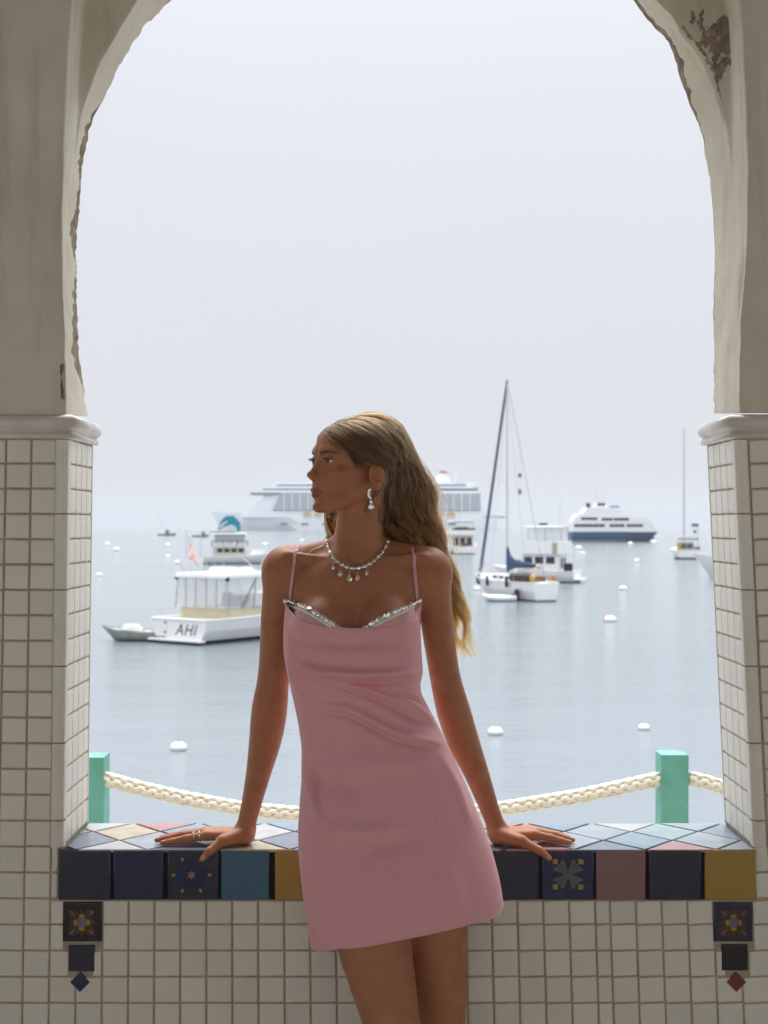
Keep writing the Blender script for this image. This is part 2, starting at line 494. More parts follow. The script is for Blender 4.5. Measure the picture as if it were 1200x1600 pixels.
# --- a slightly cushioned tile, one metre square and deep, face towards -Y; shared by all
def tile_mesh(name, m, e=0.035, depth=1.0, puff=0.0):
    a = 0.5; b_ = 0.5 - e
    c = 0.5 - 2.6 * e
    v = [(-a, 1, -a), (a, 1, -a), (a, 1, a), (-a, 1, a),
         (-a, 0.30, -a), (a, 0.30, -a), (a, 0.30, a), (-a, 0.30, a),
         (-b_, 0.08, -b_), (b_, 0.08, -b_), (b_, 0.08, b_), (-b_, 0.08, b_),
         (-c, 0.0, -c), (c, 0.0, -c), (c, 0.0, c), (-c, 0.0, c)]
    f = []
    for r in (0, 4, 8):
        for k in range(4):
            k2 = (k + 1) % 4
            f.append((r + k, r + k2, r + 4 + k2, r + 4 + k))
    f.append((12, 13, 14, 15))
    me = bpy.data.meshes.new(name); me.from_pydata(v, [], f); me.update()
    bm = bmesh.new(); bm.from_mesh(me); bmesh.ops.recalc_face_normals(bm, faces=bm.faces); bm.to_mesh(me); bm.free()
    me.polygons.foreach_set('use_smooth', [i < 12 for i in range(len(me.polygons))])
    me.materials.append(m)
    return me
ME_TILE = tile_mesh('tile', tile_white)
def put_tile(name, me, cx, cz, w, h, y=0.0, th=0.0065, rz=0.0, ry=0.0, wobble=0.0035, ax=None, label=None):
    o = bpy.data.objects.new(name, me); COL.objects.link(o)
    o.location = (cx, y + RNG.uniform(-0.0004, 0.0004), cz)
    o.scale = (w, th, h)
    o.rotation_euler = (RNG.uniform(-wobble, wobble), ry + RNG.uniform(-wobble, wobble) * 0.6, rz + RNG.uniform(-wobble, wobble))
    if label: o['label'] = label
    return child(o)

GP = 3.5                                                # joint width in photo pixels
def front_tile(gx0, gx1, y0, y1):
    yc = (y0 + y1) / 2; xc = taper((gx0 + gx1) / 2, yc)
    p = at(xc, yc, 0)
    w = (gx1 - gx0) * (1 + (yc - 1405) * 5.6e-5) - GP + RNG.uniform(-0.3, 0.3); h = y1 - y0 - GP + RNG.uniform(-0.3, 0.3)
    if w < 4 or h < 4: return
    lean = 5.6e-5 * (xc - 330)
    put_tile('wall_tile', ME_TILE, p.x, p.z, w / PXM, h / PXM, y=-0.0022, ry=-lean)
ROWS = [(row_y(k - 1), row_y(k)) for k in range(0, 24)]
ROWS[0] = (686.0, 724.0)
gl = [78.6 - 41.0 * k for k in range(4)]                # left pier joints, from the corner outwards
gr = [1204 + 41.0 * k for k in range(4)]
for (y0, y1) in ROWS:
    if y1 > 1660: continue
    for k in range(3):
        front_tile(gl[k + 1], gl[k], y0, y1)
        if y1 < 1330 or True:
            front_tile(gr[k], gr[k + 1], y0, y1)
# below the sill, between the piers
glow = [78.6 + 0, 119.6] + [160.6 + 40.45 * k for k in range(20)]
glow = [g for g in glow if g < 930] + [929.5, 952.5] + [952.5 + 40.3 * k for k in range(1, 6)] + [1163, 1204]
glow = sorted(set(round(g, 1) for g in glow))
glow = [g for i, g in enumerate(glow) if i == 0 or g - glow[i - 1] > 15]
def blocked(a, b, y0, y1):
    for (x0, x1, b0, b1) in INSETS:
        if a < x1 - 3 and b > x0 + 3 and y0 < b1 - 3 and y1 > b0 + 3:
            return True
    return False
INSETS = [(99, 159, 1407, 1471), (1115, 1176, 1407, 1471), (108, 147, 1477, 1516), (1128, 1167, 1476, 1515)]
for (y0, y1) in ROWS:
    if y0 < 1395 or y1 > 1660: continue
    if y0 < 1410: y0 = 1406.5
    for a, b in zip(glow[:-1], glow[1:]):
        # beside the inset tiles only slips of tile are left
        cuts = [(a, b)]
        for (x0, x1, b0, b1) in INSETS:
            if y0 < b1 - 6 and y1 > b0 + 6:
                nc = []
                for (p, q) in cuts:
                    if q <= x0 - 1 or p >= x1 + 1: nc.append((p, q)); continue
                    if x0 - p > 6: nc.append((p, x0 + 2))
                    if q - x1 > 6: nc.append((x1 - 2, q))
                cuts = nc
        for (p, q) in cuts: front_tile(p, q, y0, y1)
# slips of tile beside the ends of the sill edge
for (y0, y1) in ROWS:
    if 1300 < y0 < 1390:
        front_tile(78.6, 91, y0, y1); front_tile(1180.5, 1204, y0, y1)

# --- bullnose corner tiles, three rows high
def bullnose(g, s, y0, y1, back=False):
    """quarter-round corner piece between photo rows y0 and y1; s=+1 the right pier"""
    r = 0.013; w = 0.0285; inn = 0.018
    prof = []
    if not back:
        prof = [(w, 0.006), (w, -0.0022), (r, -0.0026)]
        for k in range(1, 8):
            a = math.pi / 2 * k / 7
            prof.append((r - r * math.sin(a), r - 0.0026 - r * math.cos(a)))
        prof += [(-0.0006, inn), (0.006, inn)]
    else:
        prof = [(0.006, WALL_T - 0.016), (-0.0006, WALL_T - 0.016)]
        for k in range(0, 7):
            a = math.pi / 2 * k / 6
            prof.append((0.012 - 0.0126 * math.cos(a), WALL_T - 0.009 + 0.012 * math.sin(a)))
        prof += [(0.03, WALL_T + 0.003), (0.03, WALL_T - 0.004)]
    ys = (y0 + 1.2, y1 - 1.2)
    rings = []
    for y in ys:
        x = jx(g, y); z = at(0, y, 0).z
        rings.append([(x + s * p[0], p[1], z) for p in prof])
    o = MB().loft(rings, caps=False).build('bullnose_tile', tile_white, smooth=False)
    o.data.polygons.foreach_set('use_smooth', [len(p.vertices) == 4 for p in o.data.polygons])
    child(o)
for g, s in ((JAMB_L, -1), (JAMB_R, 1)):
    js = [686.0] + [row_y(k) for k in (2, 5, 8, 11, 14)] + [1325.0]
    for a, b in zip(js[:-1], js[1:]):
        bullnose(g, s, a, b); bullnose(g, s, a, b, True)
# --- jamb tiles: four across the depth
JW = (WALL_T - 0.016 - 0.0195) / 4
for g, s in ((JAMB_L, -1), (JAMB_R, 1)):
    for (y0, y1) in ROWS:
        if y0 > 1300: continue
        y1 = min(y1, 1322)
        for k in range(4):
            yc = (y0 + y1) / 2
            x = jx(g, yc); z = at(0, yc, 0).z
            Yc = 0.0195 + JW * (k + 0.5)
            lean = (jx(g, y1) - jx(g, y0)) / (at(0, y1, 0).z - at(0, y0, 0).z)
            o = put_tile('jamb_tile', ME_TILE, x - s * 0.0006, z, JW - 0.0028, (y1 - y0 - 2.6) / PXM, y=Yc, rz=-s * math.pi / 2, wobble=0.004)
            o.rotation_euler = (o.rotation_euler.x, o.rotation_euler.y + 0.0, o.rotation_euler.z)
            o.matrix_basis = Matrix.Translation((x - s * 0.0006, Yc, z)) @ Matrix.Rotation(lean, 4, 'Y') @ Matrix.Rotation(-s * math.pi / 2 + RNG.uniform(-.004, .004), 4, 'Z') @ Matrix.Diagonal((JW - 0.0028, 0.0065, (y1 - y0 - 2.6) / PXM, 1))

# --- moulded string course on top of the tiled piers
def moulding(g, s):
    cx = jx(g, 668)
    zc = lambda py: at(0, py, 0).z
    prof = [(-0.006, 686), (0.006, 685.5), (0.0090, 684), (0.0105, 680.5), (0.0092, 676.5), (0.0060, 674.5), (0.0056, 673), (0.0105, 671),
            (0.0140, 667), (0.0158, 661), (0.0150, 655), (0.0112, 650.5), (0.0060, 648), (-0.006, 647)]
    def ring(x, y, nx, ny, tilt=0):
        return [(x + nx * o, y + ny * o, zc(py)) for (o, py) in prof]
    m_ = mat('glazed_moulding', (0.74, 0.71, 0.645), 0.22, 0.22, 9.0, 0.2, 30, per_object=0.05, bdist=0.006)
    def piece(rings):
        o = MB().loft(rings, caps=False).build('moulding_tile', m_, smooth=False)
        o.data.polygons.foreach_set('use_smooth', [len(p.vertices) == 4 for p in o.data.polygons])
        child(o)
    xs = [cx + s * d for d in (0.0, 0.165, 0.345, 0.53)]
    yj = WALL_T * 0.70
    piece([ring(xs[1] - s * 0.0012, 0, 0, -1), ring(cx, 0, -s, -1), ring(cx, yj, -s, 0)])
    piece([ring(cx, yj + 0.0022, -s, 0), ring(cx, WALL_T, -s, 1), ring(cx + s * 0.1, WALL_T, 0, 1)])
    for a, b in zip(xs[1:-1], xs[2:]):
        piece([ring(b - s * 0.0012, 0, 0, -1), ring(a + s * 0.0012, 0, 0, -1)])
    piece([ring(s * 3.0, 0, 0, -1), ring(xs[-1] + s * 0.0012, 0, 0, -1)])
moulding(JAMB_L, -1); moulding(JAMB_R, 1)

# --- the sill: a course of large coloured tiles in front, diamond tiles on top
sill = child(MB().box(jx(JAMB_L, 1330) - 0.006, jx(JAMB_R, 1330) + 0.002, -0.0035, 0.03, zs - 0.1125, zs - 0.004).build('sill', dark_backing))
def glaze(name, c, var=0.28, rough=0.17):
    return mat('glaze_' + name, c, rough, var, 22.0, 0.22, 45, coat=0.2, bdist=0.003)
GL = {'charcoal': glaze('charcoal', (0.026, 0.029, 0.058)), 'navy': glaze('navy', (0.022, 0.028, 0.095)), 'teal': glaze('teal', (0.055, 0.155, 0.24)),
      'ochre': glaze('ochre', (0.43, 0.265, 0.045)), 'mauve': glaze('mauve', (0.30, 0.155, 0.165)), 'black': glaze('black', (0.012, 0.011, 0.014)),
      'red': glaze('red', (0.20, 0.032, 0.026)), 'gold': glaze('gold', (0.42, 0.31, 0.05)), 'grey': glaze('grey', (0.13, 0.15, 0.17)),
      'rose': glaze('rose', (0.36, 0.16, 0.17)), 'rust': glaze('rust', (0.105, 0.05, 0.025)), 'lav': glaze('lavender', (0.17, 0.17, 0.22)),
      'white': glaze('white', (0.58, 0.59, 0.59)), 'sky': glaze('sky', (0.27, 0.38, 0.48)), 'mist': glaze('mist', (0.38, 0.45, 0.51)),
      'pink': glaze('pink', (0.52, 0.27, 0.27)), 'cream': glaze('cream', (0.58, 0.50, 0.34)), 'slate': glaze('slate', (0.21, 0.25, 0.33)), 'aqua': glaze('aqua', (0.34, 0.49, 0.51))}
MESH_G = {k: tile_mesh('glazed_' + k, m, 0.014) for k, m in GL.items()}
def sub(o, parent):
    o.parent = parent; o.matrix_parent_inverse = (Matrix.Translation(-W0)).inverted() @ Matrix.Identity(4)
    o.matrix_parent_inverse = Matrix.Identity(4)
    return o
def flat_shape(name, pts, m, parent, y, th=0.0012):
    """thin glazed shape lying on a wall tile; pts in (x, z)"""
    o = MB().prism([(x, y, z) for x, z in pts], (0, -th, 0)).build(name, m)
    o.parent = parent.parent if parent.parent else wall
    o.parent = parent; o.matrix_parent_inverse = parent_inv(parent)
    return o
def parent_inv(o):
    bpy_m = o.matrix_basis
    m_ = o.matrix_parent_inverse @ bpy_m
    if o.parent is not None:
        m_ = parent_world(o.parent) @ m_
    return m_.inverted()
def parent_world(o):
    m_ = o.matrix_parent_inverse @ o.matrix_basis
    return parent_world(o.parent) @ m_ if o.parent else o.matrix_basis.copy()
EDGE = [(93, 174.5, 'charcoal'), (178, 256, 'navy'), (263, 342, 'charcoal'), (346.5, 421, 'teal'), (430, 506, 'ochre'), (513, 590, 'navy'),
        (597, 674, 'teal'), (681, 757, 'mauve'), (764, 841, 'charcoal'), (846, 927, 'navy'), (930.5, 1007.5, 'mauve'), (1013, 1094, 'charcoal'), (1100, 1179.5, 'ochre')]
edge_objs = []
SILL_INV = Matrix.Translation(-W0)
def under_sill(o):
    o.parent = sill; o.matrix_parent_inverse = parent_inv(sill)
    return o
for (x0, x1, c) in EDGE:
    p = at((x0 + x1) / 2, (1327 + 1404.5) / 2, 0)
    o = bpy.data.objects.new('edge_tile', MESH_G[c]); COL.objects.link(o)
    o.location = (p.x, -0.010 + RNG.uniform(-0.0006, 0.0006), p.z)
    o.scale = ((x1 - x0) / PXM, 0.010, (1404.5 - 1327) / PXM)
    o.rotation_euler = (RNG.uniform(-.006, .006), RNG.uniform(-.003, .003), RNG.uniform(-.008, .008))
    under_sill(o); edge_objs.append(o)
    o['label'] = {'charcoal': 'charcoal glazed tile', 'navy': 'navy glazed tile', 'teal': 'teal blue glazed tile', 'ochre': 'ochre yellow glazed tile', 'mauve': 'dusty mauve glazed tile'}[c]

def motif(name, polys, c, tile, cx, cz, y):
    """painted shapes of one colour on a tile, joined to one thin relief"""
    mb = MB()
    for q_, pts in enumerate(polys):                     # overlapping strokes of glaze, each a hair prouder
        mb.prism([(cx + a, y - 0.00006 * q_, cz + b) for a, b in pts], (0, -0.0010, 0))
    o = mb.build(name, GL[c])
    if len(polys) > 1: o['kind'] = 'stuff'
    o.parent = wall if tile is None else tile
    o.matrix_parent_inverse = parent_inv(o.parent)
    return o
def disc(x, z, r, n=16, sx=1.0, rot=0.0):
    out = []
    for k in range(n):
        a = 2 * math.pi * k / n
        u, v = r * sx * math.cos(a), r * math.sin(a)
        out.append((x + u * math.cos(rot) - v * math.sin(rot), z + u * math.sin(rot) + v * math.cos(rot)))
    return out
def star(x, z, r1, r2, n):
    return [(x + (r1 if k % 2 == 0 else r2) * math.sin(math.pi * k / n), z + (r1 if k % 2 == 0 else r2) * math.cos(math.pi * k / n)) for k in range(2 * n)]
yf = -0.0108
# the star flower tile
t = edge_objs[2]; c = at(300.5, 1365, 0)
motif('painted_flower', [disc(0.024 * math.sin(a), 0.024 * math.cos(a), 0.0125, 14) for a in [math.pi / 3 * k + math.pi / 6 for k in range(6)]], 'navy', None, c.x, c.z, yf)
motif('painted_flower', [star(0, 0, 0.0105, 0.0062, 6)], 'rose', None, c.x, c.z, yf - 0.0008)
motif('painted_flower', [disc(0.040 * math.sin(a), 0.040 * math.cos(a), 0.0048, 8, 0.75, -a) for a in [math.pi / 3 * k + math.pi / 6 for k in range(6)]], 'gold', None, c.x, c.z, yf - 0.0004)
# the grey cross tile
c = at(886.5, 1364, 0)
arm = []
for q in range(4):
    R = Matrix.Rotation(math.pi / 2 * q, 2)
    for pts in ([(-0.006, 0.0), (0.006, 0.0), (0.026, 0.016), (0.022, 0.022), (0.014, 0.0165), (0.0165, 0.030), (0.0085, 0.033), (0.004, 0.016)],
                ):
        arm.append([tuple(R @ Vector(p)) for p in pts]); arm.append([tuple(R @ Vector((-p[0], p[1]))) for p in reversed(pts)])
    arm.append([tuple(R @ Vector(p)) for p in [(0.0, 0.0), (0.018, 0.012), (0.012, 0.018)]])
motif('painted_cross', arm, 'grey', None, c.x, c.z, yf)
motif('painted_cross', [[(sx * 0.0225, sz * 0.0225), (sx * 0.034, sz * 0.0225), (sx * 0.034, sz * 0.031), (sx * 0.031, sz * 0.034), (sx * 0.0225, sz * 0.034)] for sx in (-1, 1) for sz in (-1, 1)], 'gold', None, c.x, c.z, yf)

# --- inset tiles under the ends of the sill
def inset(x0, x1, y0, y1, c, rot=0.0, label=None):
    p = at((x0 + x1) / 2, (y0 + y1) / 2, 0)
    o = put_tile('inset_tile', MESH_G[c], p.x, p.z, (x1 - x0) / PXM, (y1 - y0) / PXM, y=-0.0042, th=0.009, ry=rot, wobble=0.004, label=label)
    return o, p
for (x0, x1, y0, y1, bc) in ((98.5, 159, 1409.5, 1470.5, 'black'), (1115, 1175.5, 1410, 1470.5, 'charcoal')):
    o, p = inset(x0, x1, y0, y1, bc, 0.0, 'dark tile painted with a rust and gold flower')
    yy = -0.0046
    motif('painted_flower', [star(0, 0, 0.034, 0.018, 4)] + [disc(0.018 * sx, 0.018 * sz, 0.012, 12) for sx in (-1, 1) for sz in (-1, 1)], 'rust', None, p.x, p.z, yy)
    motif('painted_flower', [disc(0.013 * math.sin(a), 0.013 * math.cos(a), 0.0055, 10, 1.2, -a) for a in [math.pi / 2 * k for k in range(4)]], 'gold', None, p.x, p.z, yy - 0.0008)
    motif('painted_flower', [disc(0, 0, 0.0115, 16)] + [disc(0.022 * sx, 0.022 * sz, 0.0022, 8, 4.0, math.pi / 4 * sx * sz) for sx in (-1, 1) for sz in (-1, 1)], 'lav', None, p.x, p.z, yy - 0.0014)
inset(107.5, 148, 1476.5, 1517.5, 'charcoal', 0, 'plain dark blue square tile')
inset(1127, 1168, 1475.5, 1516, 'black', 0, 'plain black square tile')
inset(114.5, 136.5, 1523, 1545, 'navy', math.pi / 4, 'small navy tile set on its point')
inset(1139, 1161, 1523, 1545, 'red', math.pi / 4, 'small red tile set on its point')

# --- diamonds on the sill
SD = WALL_T + 0.006
D = 0.1585; DH = SD / 1.5
xl0, xr0 = jx(JAMB_L, 1318) + 0.001, jx(JAMB_R, 1318) - 0.001
def clip(poly, x0, x1, y0, y1):
    def cut(P, f):
        out = []
        for i in range(len(P)):
            a, b = P[i], P[(i + 1) % len(P)]
            fa, fb = f(a), f(b)
            if fa >= 0: out.append(a)
            if fa * fb < 0:
                t = fa / (fa - fb); out.append((a[0] + (b[0] - a[0]) * t, a[1] + (b[1] - a[1]) * t))
        return out
    for f in (lambda p: p[0] - x0, lambda p: x1 - p[0], lambda p: p[1] - y0, lambda p: y1 - p[1]):
        poly = cut(poly, f)
        if len(poly) < 3: return None
    return poly
yb = WALL_T - 0.001
xa0 = at(198, 1296, yb - DH / 2).x
pal = {0: ['floral', 'mist', 'cream', 'sky', 'white', 'pink', 'florad', 'sky', 'pink', 'mist', 'aqua', 'sky'],
       1: ['aqua', 'slate', 'mist', 'sky', 'slate', 'white', 'mist', 'slate', 'mist', 'sky', 'mist', 'pink'],
       2: ['sky', 'mist', 'white', 'slate', 'cream', 'sky', 'aqua', 'mist', 'pink', 'slate', 'pink', 'mist'],
       3: ['mist', 'white', 'pink', 'sky', 'sky', 'cream', 'pink', 'pink', 'sky', 'white', 'mist', 'sky']}
for r, Yc in ((3, yb + 0.0), (0, yb - DH / 2), (1, yb - DH), (2, yb - 1.5 * DH)):
    for n in range(-2, 13):
        xc = xa0 + n * D + (D / 2 if r in (1, 3) else 0)
        g = 0.0032
        poly = [(xc - D / 2 + g * 1.6, Yc), (xc, Yc - DH / 2 + g), (xc + D / 2 - g * 1.6, Yc), (xc, Yc + DH / 2 - g)]
        poly = clip(poly, xl0, xr0, -0.0085, yb - 0.0005)
        if not poly: continue
        area = 0.5 * abs(sum(poly[i][0] * poly[(i + 1) % len(poly)][1] - poly[(i + 1) % len(poly)][0] * poly[i][1] for i in range(len(poly))))
        if area < 0.0004: continue
        c = pal[r][(n + 2) % 12]
        fl = c in ('floral', 'florad')
        mname = {'floral': 'white', 'florad': 'cream'}.get(c, c)
        dz = RNG.uniform(-0.0006, 0.0006)
        o = MB().prism([(x, y, zs - 0.006) for x, y in poly], (0, 0, 0.006 + dz)).build('diamond_tile', GL[mname], bevel=0.0011)
        under_sill(o)
        if fl and len(poly) == 4:
            for cc, rr in (('pink' if c == 'floral' else 'gold', 1.0), ('sky', 0.55)):
                mm = MB()
                for k in range(8):
                    a = math.pi / 4 * k
                    rad = 0.024 * rr
                    mm.prism([(xc + u, Yc + v, zs + 0.0008) for u, v in disc(rad * math.cos(a), rad * math.sin(a) * 1.0, 0.0065 * rr + 0.001, 10)], (0, 0, 0.0005 if rr == 1 else 0.0008))
                q = mm.build('painted_flower', GL[cc]); q.parent = o; q.matrix_parent_inverse = parent_inv(o)
# ------------------------------------------------------------------ promenade rail: painted posts and a braided rope
teal_paint = mat('teal_paint', (0.145, 0.46, 0.375), 0.45, 0.30, 9, 0.3, 38, bdist=0.004)
steel = mat('steel', (0.35, 0.35, 0.34), 0.35, 0.2, 30, metallic=0.8)
PY = 1.70
def post(px0, px1, top, label):
    a, b = at(px0, top, PY), at(px1, top, PY)
    w = b.x - a.x; cx = (a.x + b.x) / 2
    r = empty('rail_post', (cx, PY + w / 2, -0.30))
    tag(r, label, 'post', 'teal posts of the promenade rail')
    h = a.z + 0.30
    body = MB().box(-w / 2, w / 2, -w / 2, w / 2, 0, h - 0.006).add([(-w/2, -w/2, h-0.006), (w/2, -w/2, h-0.006), (w/2, w/2, h-0.006), (-w/2, w/2, h-0.006), (0, 0, h+0.004)], [(0,1,4),(1,2,4),(2,3,4),(3,0,4)])
    body.build('post_body', teal_paint, r)
    MB().box(-w / 2 - 0.02, w / 2 + 0.02, -w / 2 - 0.02, w / 2 + 0.02, 0, 0.025).build('base_plate', steel, r)
    MB().tube([(-w / 2 - 0.012, 0, h - 0.085), (w / 2 + 0.012, 0, h - 0.085)], 0.009).build('bolt', steel, r)
    return r
post(118, 162, 1181, 'teal painted post beside the left pier, at the left end of the rope')
post(1033, 1076, 1177, 'teal painted post left of the right pier, rope on both sides')

cotton = mat('cotton_rope', (0.80, 0.76, 0.66), 0.9, 0.35, 40, 0.5, 260, col2=(0.60, 0.50, 0.33), thresh=(0.5, 0.8), bdist=0.006)
def rope(pts, label, r=0.0245):
    """twelve plaited strands round a sagging line"""
    P = np.array([tuple(at(x, y, Y)) for x, y, Y in pts]); d = np.r_[0, np.cumsum(np.linalg.norm(np.diff(P, axis=0), axis=1))]
    L = d[-1]; n = int(L / 0.0062)
    s = np.linspace(0, L, n)
    C = np.c_[[np.interp(s, d, P[:, k]) for k in range(3)]].T
    for _ in range(60):
        C[1:-1] = (C[:-2] + 2 * C[1:-1] + C[2:]) / 4
    T = np.gradient(C, axis=0); T /= np.linalg.norm(T, axis=1)[:, None]
    A = np.cross(T, [0, 0, 1.0]); A /= np.linalg.norm(A, axis=1)[:, None]; B = np.cross(A, T)
    root = empty('rope', tuple(C[0])); tag(root, label, 'rope', 'braided ropes of the promenade rail')
    pitch = 0.26
    for k in range(12):
        sg = 1 if k % 2 == 0 else -1
        ph = 2 * math.pi * (k // 2) / 6 + (0 if sg > 0 else math.pi / 6)
        th = ph + sg * 2 * math.pi * s / pitch
        rr = r * 0.74 + r * 0.10 * np.cos(6 * (2 * math.pi * s / pitch) + (0 if sg > 0 else math.pi)) 
        X = C + (A * np.cos(th)[:, None] + B * np.sin(th)[:, None]) * rr[:, None] - C[0]
        m = MB().tube([Vector(p) for p in X], r * 0.31, 7)
        m.build('strand', cotton, root, smooth=True)
    core = MB().tube([Vector(p) for p in (C - C[0])[::4]], r * 0.70, 10); core.build('core', cotton, root, smooth=True)
rope([(162, 1216, PY + .03), (200, 1227, PY + .03), (280, 1246, PY + .03), (380, 1264, PY + .03), (470, 1272, PY + .03), (600, 1277, PY + .03), (720, 1271, PY + .03), (800, 1261, PY + .03), (900, 1245, PY + .03), (980, 1228, PY + .03), (1033, 1216, PY + .03)],
     'cream braided rope sagging between the two teal posts behind the woman')
rope([(1076, 1216, PY + .03), (1105, 1221, PY + .03), (1140, 1235, PY + .03), (1200, 1252, PY + .03), (1300, 1270, PY + .03)],
     'short visible length of cream rope running from the right teal post behind the pier')

# ------------------------------------------------------------------ boats
F_PX = PXM * CAM_D
def on_sea(px, py):
    dist = (CAM_H - SEA_Z) * F_PX / (py - HORIZON)
    return Vector(((px - CENTRE) / F_PX * dist, dist - CAM_D, SEA_Z)), dist
gel = mat('white_gelcoat', (0.86, 0.86, 0.85), 0.3, 0.08, 0.8, col2=(0.78, 0.78, 0.76))
gel2 = mat('cream_gelcoat', (0.66, 0.62, 0.52), 0.45, 0.12, 1.2)
canvas_w = mat('white_canvas', (0.70, 0.70, 0.68), 0.8, 0.15, 2.0)
beige = mat('beige_canvas', (0.60, 0.54, 0.38), 0.8, 0.12, 2.0)
antifoul = mat('dark_antifouling', (0.025, 0.028, 0.03), 0.7, 0.3, 2.0)
dkglass = mat('dark_window', (0.03, 0.035, 0.04), 0.12, 0.3, 1.0)
vinyl = mat('clear_vinyl', (0.82, 0.84, 0.86), 0.2, 0.1, 2.0, alpha=0.34)
alu = mat('aluminium', (0.55, 0.56, 0.57), 0.4, 0.15, 4.0, metallic=0.6)
alu_dk = mat('weathered_pole', (0.16, 0.165, 0.17), 0.5, 0.2, 4.0)
blackr = mat('black_rubber', (0.02, 0.02, 0.022), 0.6, 0.2, 3.0)
bluec = mat('blue_canvas', (0.025, 0.06, 0.14), 0.8, 0.2, 3.0)
teak = mat('varnished_teak', (0.24, 0.09, 0.035), 0.4, 0.3, 3.0)
yellow = mat('yellow_gear', (0.60, 0.42, 0.08), 0.6, 0.2, 3.0)
orange = mat('orange_gear', (0.65, 0.16, 0.05), 0.6, 0.2, 3.0)

def boat(name, px, py, heading, label, cat='boat', group=None):
    p, dist = on_sea(px, py)
    o = empty(name, p, math.radians(heading))
    tag(o, label, cat, group)
    return o

def hull(L, B, h0, h1, par, m=None, transom=0.85, wl=0.72, boot=True, n=15, rake=0.12, bootm=None, bh=0.22, deckm=None, sheer_dip=0.1):
    """hull along +x, stern at x=0, waterline z=0"""
    rings, br = [], []
    for i in range(n + 1):
        t = i / n
        bb = B / 2 * (transom + (1 - transom) * math.sin(min(1, t / 0.45) * math.pi / 2)) * (1 if t < 0.45 else math.cos(((t - 0.45) / 0.55) ** 1.7 * math.pi / 2) ** 0.85)
        bb = max(bb, 0.02)
        h = h0 + (h1 - h0) * t ** 1.6 - sheer_dip * math.sin(math.pi * t)
        fl = wl * (1 - 0.45 * max(0, (t - 0.4) / 0.6) ** 1.3)
        x = L * t
        xb = x - L * rake * max(0, (t - 0.6) / 0.4) ** 1.5
        half = [(bb, h), (bb * (0.55 + 0.45 * fl + 0.05), h * 0.55), (bb * fl, 0.0), (bb * fl * 0.8, -0.35)]
        def xx(z): return xb + (x - xb) * max(0, z) / h
        rings.append([(xx(z), y, z) for y, z in half] + [(xb, 0, -0.5)] + [(xx(z), -y, z) for y, z in reversed(half)])
        e = 1.012
        br.append([(xx(z), y * e + 0.012, z) for y, z in ((bb * (fl + (0.55 + 0.45 * fl + .05 - fl) * bh / (h * 0.55)), bh), (bb * fl, 0.0), (bb * fl * 0.8, -0.35))] +
                  [(xx(z), -y * e - 0.012, z) for y, z in ((bb * fl * 0.8, -0.35), (bb * fl, 0.0), (bb * (fl + (0.55 + 0.45 * fl + .05 - fl) * bh / (h * 0.55)), bh))])
    mb = MB().loft(rings, closed=False)
    k = len(rings[0])
    mb.f.append(tuple(range(k)))
    ho = mb.build('hull', m or gel, par, smooth=False)
    if boot:
        mbb = MB().loft(br, closed=False); kk = len(br[0])
        mbb.f.append(tuple(range(kk)))
        mbb.v = [Vector((v.x - 0.02, v.y, v.z)) for v in mbb.v]
        mbb.build('boot_stripe', bootm or antifoul, par)
    dk = [[(r[0][0] - 0.05 * (i == n), r[0][1] * 0.97, r[0][2] - 0.05), (r[-1][0], r[-1][1] * 0.97, r[-1][2] - 0.05)] for i, r in enumerate(rings)]
    v = [p for d_ in dk for p in d_]
    mesh_obj('deck', v, [(2 * i, 2 * i + 1, 2 * i + 3, 2 * i + 2) for i in range(n)], deckm or m or gel, par)
    rail = MB()
    for s in (0, -1):
        rail.tube([Vector(r[s]) + Vector((0, 0, 0.03)) for r in rings], 0.045 * B / 4, 6)
    rail.build('gunwale', m or gel, par)
    return ho

def cabin(par, name, m, x0, x1, y, z0, z1, fr=0.0, br=0.0, side=0.0):
    """deckhouse with a raked front (fr), back (br) and tumblehome sides"""
    return MB().add([(x0, -y, z0), (x1, -y, z0), (x1, y, z0), (x0, y, z0), (x0 + br, -y + side, z1), (x1 - fr, -y + side, z1), (x1 - fr, y - side, z1), (x0 + br, y - side, z1)],
                    [(3, 2, 1, 0), (4, 5, 6, 7), (0, 1, 5, 4), (1, 2, 6, 5), (2, 3, 7, 6), (3, 0, 4, 7)]).build(name, m, par, bevel=0.04)

def panes(par, m, x0, x1, y, z0, z1, n, gap, axis='x', name='window'):
    """n window panes in a row along x at side y, or across y at station x0 (axis='y')"""
    for k in range(n):
        if axis == 'x':
            w = (x1 - x0 - gap * (n - 1)) / n; a = x0 + k * (w + gap)
            MB().box(a, a + w, y - 0.03, y + 0.03, z0, z1).build(name, m, par)
        else:
            w = (x1 - x0 - gap * (n - 1)) / n; a = x0 + k * (w + gap)
            MB().box(y - 0.03, y + 0.03, a, a + w, z0, z1).build(name, m, par)

def rails(par, pts, z, h, m=None, r=0.02, name='rail'):
    mb = MB().tube([(x, y, zz + h) for x, y, zz in pts], r, 5)
    for x, y, zz in pts: mb.tube([(x, y, zz), (x, y, zz + h)], r, 5)
    return mb.build(name, m or alu, par)

